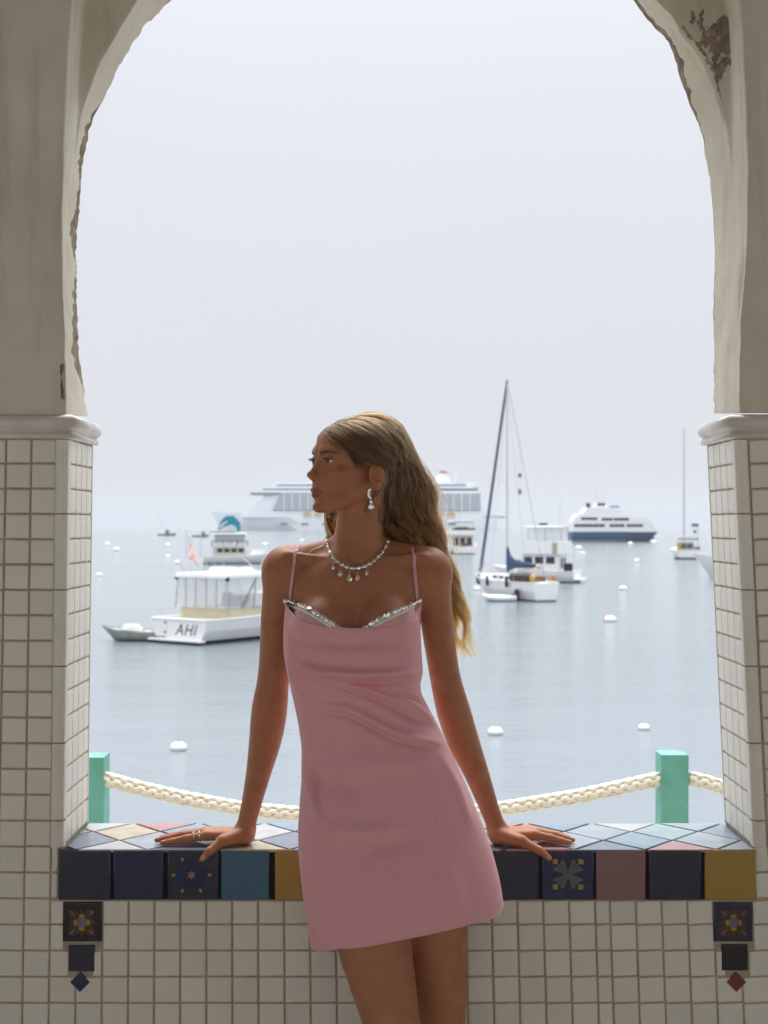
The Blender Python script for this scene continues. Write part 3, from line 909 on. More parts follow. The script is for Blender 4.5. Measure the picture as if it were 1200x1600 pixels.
# --- the fishing boat in front on the left
b = boat('fishing_boat', 279, 1005.5, 54, 'white fishing boat with hardtop and clear enclosure, transom lettered AHI')
hull(11.5, 3.9, 1.12, 1.9, b, transom=0.93, bh=0.16)
MB().box(-0.35, 0.02, -1.75, 1.75, 0.12, 0.22).build('swim_platform', gel, b, bevel=0.03)
MB().box(-0.03, 0.30, -1.82, 1.82, 1.06, 1.17).build('transom_cap', gel, b, bevel=0.03)
MB().box(-0.025, 0.0, 0.75, 1.55, 0.30, 1.02).build('transom_door', gel2 if False else gel, b, bevel=0.01)
for y_, z_ in ((0.85, 0.95), (0.85, 0.5)): MB().box(-0.05, -0.02, y_ - 0.06, y_ + 0.06, z_ - .05, z_ + .05).build('hinge', alu_dk, b)
MB().box(-0.04, -0.015, 0.85, 1.6, 0.27, 0.31).build('door_latch', alu_dk, b)
tx = bpy.data.curves.new('boat_name', 'FONT'); tx.body = 'AHI'; tx.size = 0.78; tx.shear = 0.32; tx.extrude = 0.006; tx.align_x = 'CENTER'; tx.space_character = 1.08
tx.materials.append(mat('grey_lettering', (0.12, 0.12, 0.13), 0.5, 0.2, 5))
tmp_ = link(bpy.data.objects.new('boat_name_curve', tx))
name_me = bpy.data.meshes.new_from_object(tmp_.evaluated_get(bpy.context.evaluated_depsgraph_get()))
bpy.data.objects.remove(tmp_)
to = bpy.data.objects.new('boat_name', name_me); link(to, b)
to.matrix_basis = Matrix.Translation((-0.008, -0.45, 0.40)) @ Matrix.Rotation(math.radians(-90), 4, 'Z') @ Matrix.Rotation(math.radians(90), 4, 'X')
cabin(b, 'foredeck_cabin', gel, 5.4, 10.2, 1.35, 1.1, 2.15, fr=1.6, side=0.25)
cabin(b, 'cockpit_coaming', beige, 1.7, 4.8, 1.62, 1.0, 1.62, side=0.05)
cabin(b, 'hardtop', gel, 1.4, 5.9, 1.72, 3.02, 3.24, fr=0.1, br=0.05, side=0.03)
for x_ in (1.6, 3.6, 5.7):
    for s_ in (-1, 1):
        MB().tube([(x_ - 0.15 if x_ < 5 else x_ + 0.35, 1.66 * s_, 1.55), (x_, 1.62 * s_, 3.05)], 0.045, 6).build('stanchion', alu, b)
for (x_, s_) in ((1.55, 1), (1.55, -1), (5.8, -1)): MB().ball((x_, 1.66 * s_, 3.0), 0.12, 8, 5).build('corner_bracket', blackr, b)
for s_ in (-1, 1):
    MB().box(1.55, 5.65, 1.60 * s_ - 0.01, 1.60 * s_ + 0.01, 1.6, 3.0).build('clear_curtain', vinyl, b)
    MB().tube([(3.6, 1.63 * s_, 3.0), (2.6, 1.66 * s_, 1.6)], 0.03, 5).build('brace', alu_dk, b)
MB().box(1.5, 1.52, -1.58, 1.58, 1.6, 3.0).build('clear_curtain', vinyl, b)
for y_ in (-1.0, -0.35, 0.35, 1.0): MB().box(1.46, 1.5, y_ - 0.02, y_ + 0.02, 1.6, 3.0).build('zip_strip', alu, b)
cabin(b, 'helm_console', gel, 4.0, 4.9, 0.9, 1.1, 2.1, fr=0.2)
cabin(b, 'helm_seat', blackr, 3.1, 3.5, 0.25, 1.6, 2.25, br=0.1)
cabin(b, 'helm_seat', teak, 3.0, 3.4, 0.22, 1.55, 2.15, br=0.1).location = (0.2, -0.8, 0)
for k in range(6): MB().tube([(1.5 + 0.15 * k, 1.1 - 0.42 * k, 3.2), (1.2 + 0.15 * k, 1.1 - 0.42 * k, 3.75)], 0.022, 5).build('rod_holder', alu, b)
cabin(b, 'liferaft_box', gel, 2.6, 3.6, 0.7, 3.2, 3.5, fr=0.15, br=0.15, side=0.1)
cabin(b, 'radar_dome', gel, 4.3, 5.0, 0.35, 3.2, 3.45, fr=0.1, br=0.1, side=0.1)
MB().tube([(4.4, -1.2, 3.2), (2.6, -1.4, 4.2)], 0.03, 5).build('outrigger', alu, b)
MB().ball((4.3, -1.92, 1.16), 0.17, 8, 6, (1.6, 0.8, 1)).build('fender', blackr, b)
rails(b, [(6.0, -1.75, 1.55), (7.6, -1.55, 1.65), (9.2, -1.05, 1.75), (10.8, -0.3, 1.85)], 0, 0.55, r=0.02)
MB().box(5.4, 8.8, -1.86, -1.82, 1.28, 1.34).build('rub_rail', alu_dk, b).rotation_euler = (0, 0, 0.03)
# flag on a raked staff
MB().tube([(2.2, 0.85, 3.2), (1.7, 1.0, 5.0)], 0.025, 5).build('flagstaff', alu, b)
fl = []
for i in range(9):
    for j in range(7):
        u, v_ = i / 8, j / 6
        fl.append((1.75 - 0.10 * v_ - 0.05 * math.sin(u * 9 + v_ * 2), 0.98 - 0.55 * u * (0.55 + 0.5 * v_) + 0.06 * math.sin(v_ * 6), 4.75 - 0.85 * v_ - 0.18 * u))
ff = [(i * 7 + j, (i + 1) * 7 + j, (i + 1) * 7 + j + 1, i * 7 + j + 1) for i in range(8) for j in range(6)]
flag_m = mat('faded_flag', (0.80, 0.42, 0.38), 0.9, 0.0, 5, col2=(0.85, 0.72, 0.70), thresh=(0.4, 0.6))
fo = mesh_obj('flag', fl, ff, flag_m, b); fo.modifiers.new('thick', 'SOLIDIFY').thickness = 0.01

# --- the skiff lying off its stern
b = boat('skiff', 262, 1000.5, 182, 'small grey-green open skiff tied up left of the AHI transom', group=None)
hull(3.15, 1.45, 0.5, 0.72, b, m=mat('skiff_paint', (0.34, 0.37, 0.32), 0.5, 0.35, 2.0), transom=0.8, bh=0.08, rake=0.2, deckm=gel)
for x_ in (0.8, 1.7): MB().box(x_, x_ + 0.3, -0.55, 0.55, 0.36, 0.44).build('thwart', gel, b)
MB().box(1.2, 2.3, -0.4, 0.4, 0.5, 0.78, taper=(0.25, 0.15)).build('canvas_cover', canvas_w, b, bevel=0.05)

# --- excursion boat with the teal canopy
b = boat('excursion_boat', 352, 881, 8, 'white excursion boat with flybridge posts and a teal arched canopy')
S = 1.0
hull(9.6, 3.6, 1.0, 1.5, b, bh=0.14)
b.location.x -= 3.2
cabin(b, 'main_cabin', gel2, 1.4, 6.4, 1.5, 0.9, 2.5, fr=0.4, side=0.05)
panes(b, canvas_w, 1.6, 6.0, -1.52, 2.55, 3.25, 3, 0.35, name='bench_back')
MB().box(1.2, 6.4, -1.6, 1.6, 2.46, 2.56).build('upper_deck', gel, b)
MB().box(1.3, 6.3, -1.62, -1.56, 3.25, 3.36).build('blue_stripe', bluec, b)
for x_ in (1.25, 2.95, 4.75, 6.35): MB().box(x_ - 0.06, x_ + 0.06, -1.62, -1.5, 2.5, 3.4).build('upright', blackr, b)
cabin(b, 'upper_enclosure', mat('grey_screen', (0.42, 0.44, 0.46), 0.4, 0.15, 2.0), 1.6, 6.0, 1.4, 3.4, 4.25, side=0.02)
cabin(b, 'canopy_roof', gel, 1.2, 6.2, 1.6, 4.3, 4.55, side=0.1)
panes(b, dkglass, 2.0, 5.8, -1.51, 1.7, 2.25, 4, 0.25)
cabin(b, 'aft_roof', gel, -2.6, 2.2, 1.3, 4.72, 4.92)
for x_ in (-2.4, -0.4): MB().tube([(x_, -1.2, 0.9), (x_, -1.2, 4.8)], 0.05, 5).build('post', alu, b)
MB().box(1.0, 4.6, -1.0, 1.0, 4.56, 4.68).build('roof_rack', blackr, b)
# the canopy: an arched shell of teal canvas with a white swoosh
tealc = mat('teal_canvas', (0.01, 0.27, 0.38), 0.7, 0.25, 1.5)
rings = []
for i in range(13):
    a = math.pi * (0.02 + 0.9 * i / 12)
    rr = 1.75
    rings.append([(3.8 - rr * math.cos(a) * 0.92, -1.0, 4.7 + rr * 1.35 * math.sin(a) * (1.0)), (3.8 - rr * math.cos(a) * 0.92, 1.0, 4.7 + rr * 1.35 * math.sin(a))])
m_ = MB().loft(rings, closed=False); m_.f = [f for f in m_.f]
co = m_.build('teal_canopy', tealc, b); co.modifiers.new('thick', 'SOLIDIFY').thickness = 0.06
MB().prism([(2.05, -1.02, 4.75), (2.1, -1.02, 5.3), (2.5, -1.02, 6.2), (3.2, -1.02, 6.9), (4.4, -1.02, 6.95), (5.3, -1.02, 6.0), (5.4, -1.02, 4.7), (4.9, -1.02, 4.7), (4.7, -1.02, 5.4), (4.0, -1.02, 5.75), (3.0, -1.02, 5.4)], (0, 0.06, 0)).build('canopy_end', tealc, b)
MB().prism([(2.2, -1.09, 5.35), (2.9, -1.09, 6.0), (3.5, -1.09, 6.25), (3.5, -1.09, 6.1), (2.9, -1.09, 5.7), (2.4, -1.09, 5.15)], (0, 0.05, 0)).build('swoosh', gel, b)
rails(b, [(6.6, -1.5, 1.35), (7.8, -1.2, 1.4), (9.2, -0.4, 1.5)], 0, 0.7)
cabin(b, 'tender', gel, 6.8, 9.4, 0.6, 1.4, 2.0, fr=0.5, br=0.3, side=0.1)

# --- cruise ship
b = boat('cruise_ship', 345, 829.45, 0, 'very large white cruise ship on the horizon behind the woman', 'ship')
SHW = mat('ship_white', (0.86, 0.87, 0.88), 0.45, 0.06, 0.02)
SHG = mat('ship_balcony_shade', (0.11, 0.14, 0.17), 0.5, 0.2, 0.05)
SHB = mat('ship_blue_glass', (0.06, 0.10, 0.14), 0.3, 0.2, 0.05)
Ls, Bs = 318.0, 38.0
rings = []
for i in range(25):
    t = i / 24                                   # 0 bow .. 1 stern
    x = Ls * t
    bb = Bs / 2 * (math.sin(min(1, t / 0.28) * math.pi / 2) ** 0.8 if t < 0.28 else 1.0)
    bb = max(bb, 0.3)
    h = 22.0 - 6.5 * smooth01(t / 0.3) + (0 if t < .9 else 0)
    xf = lambda z: x - (14 * (1 - min(1, t / 0.2)) * (z / 22.0) - 2 if t < 0.2 else 0)
    rings.append([(xf(h), -bb, h), (xf(8), -bb * (0.86 if t < 0.28 else 1), 8), (xf(0), -bb * (0.62 if t < 0.28 else 0.98), -2), (xf(0), bb * (0.62 if t < 0.28 else 0.98), -2), (xf(8), bb * (0.86 if t < 0.28 else 1), 8), (xf(h), bb, h)])
MB().loft(rings).build('hull', SHW, b)
cabin(b, 'bow_screen', SHW, 27, 74, 18.4, 15.4, 41, fr=0, br=26, side=1.0)
cabin(b, 'bridge_deck', SHW, 34, 110, 20.5, 43.4, 46.5, br=5)
MB().box(36, 70, -20.3, 20.3, 41.2, 43.3).build('bridge_windows', SHB, b)
cabin(b, 'hotel_block', SHW, 56, 306, 18.0, 15.4, 43.3, fr=12, br=6)
for k in range(7):
    z_ = 23.2 + k * 2.85
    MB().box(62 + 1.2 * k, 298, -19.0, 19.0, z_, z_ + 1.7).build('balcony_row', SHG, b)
    MB().box(60 + 1.2 * k, 299, -19.6, 19.6, z_ + 1.75, z_ + 2.8).build('deck_edge', SHW, b)
for k in range(24):
    MB().box(74 + k * 9.2, 74.9 + k * 9.2, -19.4, 19.4, 23.0, 43.0).build('balcony_divider', SHW, b)
MB().box(50, 296, -17, 17, 46.5, 48.4).build('pool_windows', SHB, b)
cabin(b, 'pool_deck', SHW, 46, 290, 18, 48.4, 51, fr=5, br=5)
MB().box(66, 282, -15, 15, 51.0, 53.0).build('sports_windows', SHB, b)
cabin(b, 'sports_deck', SHW, 60, 268, 15, 53.0, 56.0, fr=8, br=6)
for k in range(14):
    xx_ = 96 + 12.6 * k
    cabin(b, 'lifeboat', mat('lifeboat_orange', (0.62, 0.33, 0.06), 0.6, 0.2, 0.2) if k % 1 == 0 else SHW, xx_, xx_ + 9.6, 1.6, 18.2, 21.6, fr=1.4, br=1.4, side=0.4).location = (0, -20.4, 0)
cabin(b, 'funnel', SHW, 246, 266, 7, 55.5, 66, fr=6, br=5, side=1.0)
cabin(b, 'funnel', mat('funnel_red', (0.45, 0.06, 0.07), 0.5, 0.1, 0.1), 252, 262, 6, 66.05, 69, fr=3, br=0.5, side=0.5)
MB().tube([(270, 0, 55), (272, 0, 71)], 0.9, 6).build('mast', SHW, b)
cabin(b, 'climbing_tower', SHW, 283, 300, 8, 50, 56, fr=7)
cabin(b, 'aft_terrace', SHW, 296, 316, 17, 15.4, 24, fr=4)
MB().box(300, 326, -18, 18, 14.9, 16.4).build('aft_deck', SHB, b)
for k in range(9): MB().box(70 + 24 * k, 78 + 24 * k, -19.4, -19.0, 6.5, 9.0).build('shell_door', SHG, b)

# --- motor yacht showing between the hair and the sailing boat
b = boat('motor_yacht', 727, 866, 100, 'white motor yacht seen from astern, right of the hair below the ship')
hull(12.5, 5.2, 1.5, 2.2, b, transom=0.95, bh=0.2)
cabin(b, 'saloon', gel2, 2.2, 9, 2.2, 1.4, 3.7, side=0.1)
panes(b, dkglass, -1.8, 1.8, 2.18, 1.7, 3.2, 3, 0.45, axis='y', name='door_pane')
cabin(b, 'flybridge', gel, 1.2, 8, 2.45, 3.7, 4.7, side=0.1)
MB().box(1.25, 1.3, -2.3, 2.3, 4.72, 5.1).build('windbreak', blackr, b)
cabin(b, 'bimini', gel, 1.4, 6, 2.2, 6.3, 6.6, side=0.1)
MB().box(1.42, 5.9, -2.0, 2.0, 6.16, 6.28).build('bimini_edge', SHG, b)
for y_ in (-2.0, 2.0): MB().tube([(1.6, y_, 4.5), (1.6, y_, 6.3)], 0.05, 5).build('upright', alu, b)
cabin(b, 'cockpit_table', teak, 0.6, 1.4, 0.6, 1.4, 2.2)
cabin(b, 'helm_seat', mat('tan_seat', (0.5, 0.42, 0.3), 0.7, 0.1, 2), 2.4, 3, 1.2, 4.7, 5.4)
cabin(b, 'side_box', gel, 1.0, 3.2, 0.45, 1.4, 2.3, fr=.2).location = (0, -2.3, 0)
MB().tube([(4.5, 0, 6.5), (4.3, 0, 8.6)], 0.05, 5).build('antenna', alu, b)

# --- sailing boat with the blue sail cover
b = boat('sailing_boat', 853, 940, 112, 'white sailing boat with blue sail cover and tall mast, nearest on the right', 'sailboat')
hull(10.8, 3.5, 1.35, 1.75, b, transom=0.62, bh=0.10, rake=0.14)
cabin(b, 'coachroof', gel, 3.4, 7.6, 1.05, 1.35, 1.85, fr=0.9, br=0.2, side=0.2)
panes(b, dkglass, 3.9, 6.6, 0.98, 1.5, 1.7, 3, 0.3)
panes(b, dkglass, 3.9, 6.6, -0.98, 1.5, 1.7, 3, 0.3)
MX = 6.1
MB().tube([(MX, 0, 1.3), (MX, 0, 16.9)], [0.095, 0.06], 8).build('mast', mat('mast_alloy', (0.62, 0.63, 0.64), 0.4, 0.1, 1, metallic=0.3), b)
MB().tube([(MX, 0, 16.7), (10.75, 0, 1.9)], [0.10, 0.145], 8).build('furled_jib', mat('jib_cover', (0.12, 0.15, 0.20), 0.8, 0.3, 2), b)
MB().tube([(MX, 0, 16.8), (0.1, 0, 1.5)], 0.016, 5).build('backstay', alu_dk, b)
for s_ in (-1, 1):
    MB().tube([(MX, 0, 16.6), (MX - 0.1, 0.75 * s_, 9.0), (MX - 0.2, 1.6 * s_, 1.4)], 0.014, 5).build('shroud', alu, b)
    MB().tube([(MX, 0, 9.0), (MX - 0.1, 0.75 * s_, 9.0)], 0.03, 5).build('spreader', alu, b)
bo = [(MX - 0.05, 0.0, 3.6), (MX - 0.7, 0, 2.75), (MX - 2.2, 0, 2.62), (MX - 4.3, 0, 2.6)]
MB().loft([[(x_, w_ * math.cos(a), z_ + h_ * math.sin(a)) for a in [math.pi * 2 * k / 8 for k in range(8)]] for x_, z_, w_, h_ in
           ((MX - 0.02, 2.95, 0.12, 1.15), (MX - 0.45, 2.72, 0.2, 0.62), (MX - 1.2, 2.62, 0.2, 0.36), (MX - 2.6, 2.58, 0.17, 0.26), (MX - 4.4, 2.55, 0.1, 0.15))]).build('sail_cover', bluec, b)
cabin(b, 'sprayhood', canvas_w, 2.7, 3.9, 1.1, 1.4, 2.3, fr=0.7, side=0.2)
for k, (x_, s_) in enumerate(((9.6, 1), (8.3, 1), (6.0, 1), (2.8, 1))):
    yy = {9.6: 0.75, 8.3: 1.25, 6.0: 1.72, 2.8: 1.72}[x_]
    MB().box(x_ - 0.14, x_ + 0.14, yy + 0.0, yy + 0.12, 0.95, 1.7).build('canvas_bucket', blackr, b)
MB().tube([(9.9, 0.6, 1.7), (9.9, 0.6, 2.3), (10.6, 0, 2.45), (9.9, -0.6, 2.3), (9.9, -0.6, 1.7)], 0.025, 5).build('pulpit', alu, b)
rails(b, [(0.2, 1.0, 1.35), (2.0, 1.6, 1.35), (4.0, 1.75, 1.4), (6.0, 1.7, 1.45), (8.0, 1.3, 1.55), (9.9, 0.6, 1.7)], 0, 0.6, r=0.018, name='guard_rail')
rails(b, [(0.2, -1.0, 1.35), (2.0, -1.6, 1.35), (4.0, -1.75, 1.4), (6.0, -1.7, 1.45), (8.0, -1.3, 1.55), (9.9, -0.6, 1.7)], 0, 0.6, r=0.018, name='guard_rail')
MB().box(1.7, 3.1, 0.2, 1.4, 1.4, 2.0).build('dark_cushions', mat('dark_cushion', (0.08, 0.05, 0.04), 0.8, 0.4, 4), b, bevel=0.05)
cabin(b, 'locker', teak, 0.9, 1.5, 0.5, 1.4, 1.8)
MB().ball((0.5, -0.9, 1.7), 0.22, 10, 6, (0.4, 1, 1)).build('horseshoe_buoy', orange, b)
MB().ball((0.4, 0.9, 1.7), 0.26, 10, 6, (1.3, 0.6, 1)).build('life_ring', yellow, b)
MB().tube([(1.2, 0, 1.4), (1.2, 0.0, 2.3)], 0.05, 6).build('wheel_pedestal', alu, b)
MB().tube([(1.1, 0.38 * math.cos(a), 2.2 + 0.38 * math.sin(a)) for a in [k * math.pi / 8 for k in range(17)]], 0.03, 5).build('steering_wheel', alu, b)
# radar reflector hanging in the rigging
MB().tube([(4.4, -0.2, 12.5), (4.4, -0.2, 8.2)], 0.008, 4).build('flag_halyard', alu, b)
MB().box(4.3, 4.5, -0.3, -0.1, 9.2, 9.5).build('radar_reflector', alu_dk, b); MB().box(4.32, 4.48, -0.28, -0.12, 7.9, 8.3).build('radar_reflector', alu_dk, b)
# --- its dinghy
b2 = boat('rubber_dinghy', 803, 939, 190, 'small white inflatable dinghy lying alongside the sailing boat', 'dinghy')
rg = MB()
for s_ in (-1, 1): rg.tube([(0, 0.55 * s_, 0.22), (1.4, 0.55 * s_, 0.24), (1.95, 0.4 * s_, 0.3), (2.3, 0, 0.4)], [0.2, 0.22, 0.2, 0.18], 10)
rg.build('tube', gel, b2, smooth=True)
MB().box(0.0, 1.9, -0.5, 0.5, 0.05, 0.12).build('floor_board', SHG, b2)
MB().box(-0.05, 0.02, -0.5, 0.5, 0.1, 0.5).build('transom', SHG, b2)
cabin(b2, 'outboard_motor', blackr, -0.45, -0.05, 0.16, -0.2, 0.85, br=0.1)

# --- cabin cruiser behind the sailing boat
b = boat('cabin_cruiser', 902, 910, 158, 'white flybridge cabin cruiser with orange gear, behind the sailing boat')
hull(8.6, 3.4, 1.1, 1.6, b, transom=0.95, bh=0.12)
MB().box(-0.7, 0.05, -1.5, 1.5, 0.25, 0.40).build('swim_platform', gel, b, bevel=0.03)
cabin(b, 'deckhouse', gel, 1.4, 5.6, 1.45, 1.0, 2.75, fr=0.5, side=0.06)
panes(b, dkglass, 1.9, 5.0, 1.43, 1.85, 2.5, 3, 0.28)
panes(b, dkglass, -1.0, 1.0, 1.4, 1.4, 2.4, 2, 0.4, axis='y', name='door_pane')
cabin(b, 'flybridge', gel, 0.9, 5.3, 1.6, 2.75, 4.0, fr=0.5, side=0.05)
MB().box(1.6, 2.1, 1.55, 1.62, 2.8, 3.9).build('ladder_panel', mat('stained_panel', (0.55, 0.45, 0.3), 0.7, 0.3, 3), b)
for s_ in (-1, 1): MB().box(1.3, 4.6, 1.4 * s_ - .01, 1.4 * s_ + .01, 4.0, 5.35).build('clear_curtain', vinyl, b)
for x_ in (1.25, 2.8, 4.6):
    for s_ in (-1, 1): MB().tube([(x_, 1.42 * s_, 4.0), (x_, 1.42 * s_, 5.4)], 0.035, 5).build('upright', alu, b)
cabin(b, 'bimini', gel, 1.1, 4.8, 1.55, 5.35, 5.55, side=0.1)
MB().box(3.0, 3.8, -0.2, 0.2, 5.6, 5.8).build('radar', blackr, b)
MB().tube([(2.0, -0.8, 5.5), (1.8, -0.8, 8.3)], 0.02, 5).build('antenna', alu, b)
cabin(b, 'foredeck_trunk', gel, 5.4, 7.4, 1.0, 1.2, 2.0, fr=0.9, side=0.2)
MB().box(5.2, 6.1, 0.8, 1.5, 1.5, 2.2).build('stowed_gear', orange, b, bevel=0.08)
MB().box(3.4, 4.4, 1.5, 1.75, 1.1, 1.7).build('stowed_gear', yellow, b, bevel=0.06)
MB().box(0.2, 1.0, 0.9, 1.6, 1.1, 1.9).build('cockpit_box', blackr, b, bevel=0.08)

# --- ferry
b = boat('passenger_ferry', 890, 846.5, 4, 'three-decked white passenger ferry with a blue hull', 'ferry')
FB = mat('ferry_blue', (0.03, 0.115, 0.20), 0.45, 0.15, 0.3); FN = mat('ferry_navy', (0.02, 0.05, 0.10), 0.45, 0.2, 0.3)
hull(31.5, 8.5, 3.4, 3.4, b, m=FB, transom=0.98, bh=0.7, bootm=mat('ferry_boot', (0.35, 0.30, 0.28), 0.6, 0.2, 0.5), rake=0.10, sheer_dip=0)
cabin(b, 'bow_bulwark', FN, 19.5, 29.4, 3.95, 0.9, 3.5, fr=2.0, side=-0.05)
cabin(b, 'main_deck', gel, 0.2, 30.2, 4.1, 3.45, 6.6, fr=1.6, br=0.2)
cabin(b, 'upper_deck', gel, 0.6, 28.6, 4.2, 6.7, 8.6, fr=2.0, br=0.5)
cabin(b, 'upper_saloon', gel, 1.4, 22.0, 4.0, 8.6, 9.7, fr=2.0, br=0.8)
cabin(b, 'top_deck', gel, 3.6, 19.0, 3.8, 9.7, 11.9, fr=4.5, br=2.0)
cabin(b, 'wheelhouse', gel, 8.6, 13.2, 2.4, 11.9, 14.0, fr=1.2, br=0.4)
for (a0, a1, z_, n_, y_) in ((0.8, 11.5, 5.2, 5, -4.13), (13.2, 18.5, 5.2, 3, -4.13), (19.3, 25.0, 5.2, 3, -4.13), (3.2, 8.8, 7.6, 4, -4.23), (10.4, 14.2, 7.4, 3, -4.23), (14.6, 20, 7.4, 3, -4.23)):
    panes(b, dkglass, a0, a1, y_, z_, z_ + 0.95, n_, 0.12)
panes(b, dkglass, 9.4, 12.0, -2.42, 12.6, 13.6, 2, 0.15)
MB().box(13.8, 17.2, -2.2, -2.0, 12.0, 12.6).build('name_board', mat('board_teal', (0.04, 0.28, 0.34), 0.5, 0.1, 1), b)
MB().box(6.0, 7.2, -0.6, 0.6, 12.0, 13.6).build('vent', blackr, b)
MB().tube([(10, 0, 14), (9.6, 0, 17)], 0.1, 5).build('mast', alu, b)
rails(b, [(15, -3.9, 8.6), (18, -3.9, 8.6), (21, -3.9, 8.6), (26, -3.8, 8.6)], 0, 1.1, r=0.06, m=canvas_w)

# --- sailing boat far right, seen from astern
b = boat('sailing_boat', 1076, 874, 84, 'sailing boat seen from astern beside the right pier, cluttered with gear', 'sailboat')
hull(11.5, 4.3, 1.5, 1.9, b, transom=0.85, bh=0.28)
MB().tube([(6.0, 0.0, 1.5), (6.0, 0.05, 22.2)], [0.16, 0.09], 7).build('mast', alu, b)
cabin(b, 'doghouse', gel2, 2.5, 6.0, 1.3, 1.4, 2.9, side=0.15)
panes(b, dkglass, -1.0, 1.0, 2.47, 1.8, 2.6, 2, 0.2, axis='y')
cabin(b, 'bimini', canvas_w, 0.6, 2.6, 1.7, 3.5, 3.75, side=0.15)
MB().box(0.5, 0.6, -1.7, 1.7, 3.2, 3.4).build('boom', alu_dk, b)
for y_ in (-1.6, 1.6): MB().tube([(0.8, y_, 1.4), (0.8, y_, 5.5 if y_ < 0 else 3.6)], 0.05, 5).build('gantry_post', alu, b)
MB().box(0.7, 1.0, -1.7, -0.6, 5.4, 5.9).build('solar_panel', SHG, b); MB().ball((0.8, -1.1, 4.6), 0.3, 8, 6).build('wind_generator', alu_dk, b)
MB().box(-0.15, 0.1, 1.2, 1.9, 1.6, 2.8).build('liferaft', yellow, b, bevel=0.08)
MB().box(-0.15, 0.1, -1.9, -0.9, 1.6, 2.1).build('fuel_cans', blackr, b, bevel=0.08); MB().box(-0.1, 0.15, -0.6, 0.9, 2.0, 2.4).build('dark_cover', alu_dk, b, bevel=0.05)
MB().tube([(-0.05, -1.7, 1.5), (-0.05, -1.7, 2.5), (-0.1, 0, 2.6), (-0.05, 1.7, 2.5), (-0.05, 1.7, 1.5)], 0.04, 5).build('pushpit', alu, b)

# --- bow of the motor boat half hidden by the pier
b = boat('motor_boat', 1258, 903, 176, 'pale motor boat whose bow shows past the right pier')
hull(11.8, 3.7, 1.6, 2.6, b, transom=0.95, bh=0.16, rake=0.16)
cabin(b, 'deckhouse', gel, 2.0, 7.6, 1.4, 1.5, 3.3, fr=1.4, side=0.15)
panes(b, dkglass, 2.6, 6.2, 1.36, 2.2, 2.9, 3, 0.2)
rails(b, [(7.5, 1.5, 2.1), (9.0, 1.1, 2.3), (10.4, 0.6, 2.5), (11.5, 0.15, 2.6)], 0, 0.6)

# --- two faint craft near the horizon
dkb = mat('dark_paint', (0.16, 0.18, 0.20), 0.6, 0.2, 0.5)
b = boat('fishing_ketch', 246, 837, 5, 'tiny dark boat with a raked pole under the horizon on the left')
hull(11, 3, 0.9, 1.5, b, m=dkb, boot=False); cabin(b, 'deckhouse', dkb, 4.5, 7, 1.0, 0.9, 3.2, fr=.5)
MB().tube([(6, 0, 1), (-2, 0, 17)], 0.09, 5).build('raked_pole', alu, b)
b = boat('rowing_boat', 300, 839, 2, 'tiny dark boat on the far water left of the teal canopy')
hull(9, 2.6, 0.8, 1.2, b, m=dkb, boot=False); cabin(b, 'deckhouse', dkb, 5, 6.5, 0.8, 0.8, 2.6)

# ------------------------------------------------------------------ mooring buoys
buoy_w = mat('buoy_white', (0.88, 0.88, 0.87), 0.4, 0.12, 3.0)
def buoy(px, py, w, label):
    p, dist = on_sea(px, py)
    r = w / 2 / F_PX * dist
    o = empty('mooring_buoy', p); tag(o, label, 'buoy', 'white mooring buoys')
    MB().ball((0, 0, r * 0.25), r, 16, 10, (1, 1, 0.72)).build('float', buoy_w, o, smooth=True)
    m = MB(); m.tube([(0, 0, -r * 0.35), (0, 0, r * 0.05)], r * 1.0, 16); m.build('waterline_band', antifoul, o)
    MB().tube([(0, 0, r * 0.9), (0, 0, r * 1.12)], r * 0.12, 8).build('ring_post', alu_dk, o)
    return o, r
for (x_, y_, w_, l_) in (
    (168, 851.5, 9, 'small white mooring buoy just right of the left pier, upper of a close pair'),
    (182, 860.5, 11, 'white mooring buoy just right of the left pier, lower of a close pair'),
    (262, 853, 8.5, 'small white buoy below the tiny boat with the raked pole'),
    (262, 870.5, 7.5, 'tiny white buoy left of the flag, middle of three'),
    (277, 880.5, 10, 'white buoy just left of the flag, lowest of three'),
    (155, 900, 10.5, 'white mooring buoy against the edge of the left pier'),
    (414, 852.5, 10, 'white buoy right of the excursion boat, above the shoulder'),
    (472, 845.5, 7, 'tiny white buoy above the shoulder strap, under the cruise ship'),
    (745, 921.5, 11, 'white mooring buoy off the bow of the blue-covered sailing boat'),
    (904, 858.5, 12, 'white mooring buoy below the stern of the ferry'),
    (911, 866, 8, 'faint white buoy right below the buoy under the ferry stern'),
    (985, 850.5, 8.5, 'small white buoy under the middle of the ferry bow'),
    (1022, 848.5, 9, 'small white buoy touching the bow of the ferry'),
    (995, 877.5, 9, 'small white buoy alone on the water below the ferry'),
    (973.5, 921.5, 13, 'white mooring buoy above the one with the orange float'),
    (1006, 1139.5, 18, 'white mooring buoy above the right teal post'),
    (774, 1147, 24, 'white mooring buoy right beside the arm on the right'),
    (279, 1171.5, 26, 'large white mooring buoy above the rope on the left')):
    buoy(x_, y_, w_, l_)
o, r = buoy(953.5, 971, 19, 'white mooring buoy with a small orange pick-up float and thin wand')
MB().ball((-r * 1.15, -r * 1.2, 0.0), r * 0.22, 8, 6).build('pickup_float', orange, o)
MB().tube([(-r * 1.0, 0, 0), (-r * 1.1, 0, r * 6.5)], r * 0.03, 5).build('pickup_wand', canvas_w, o)

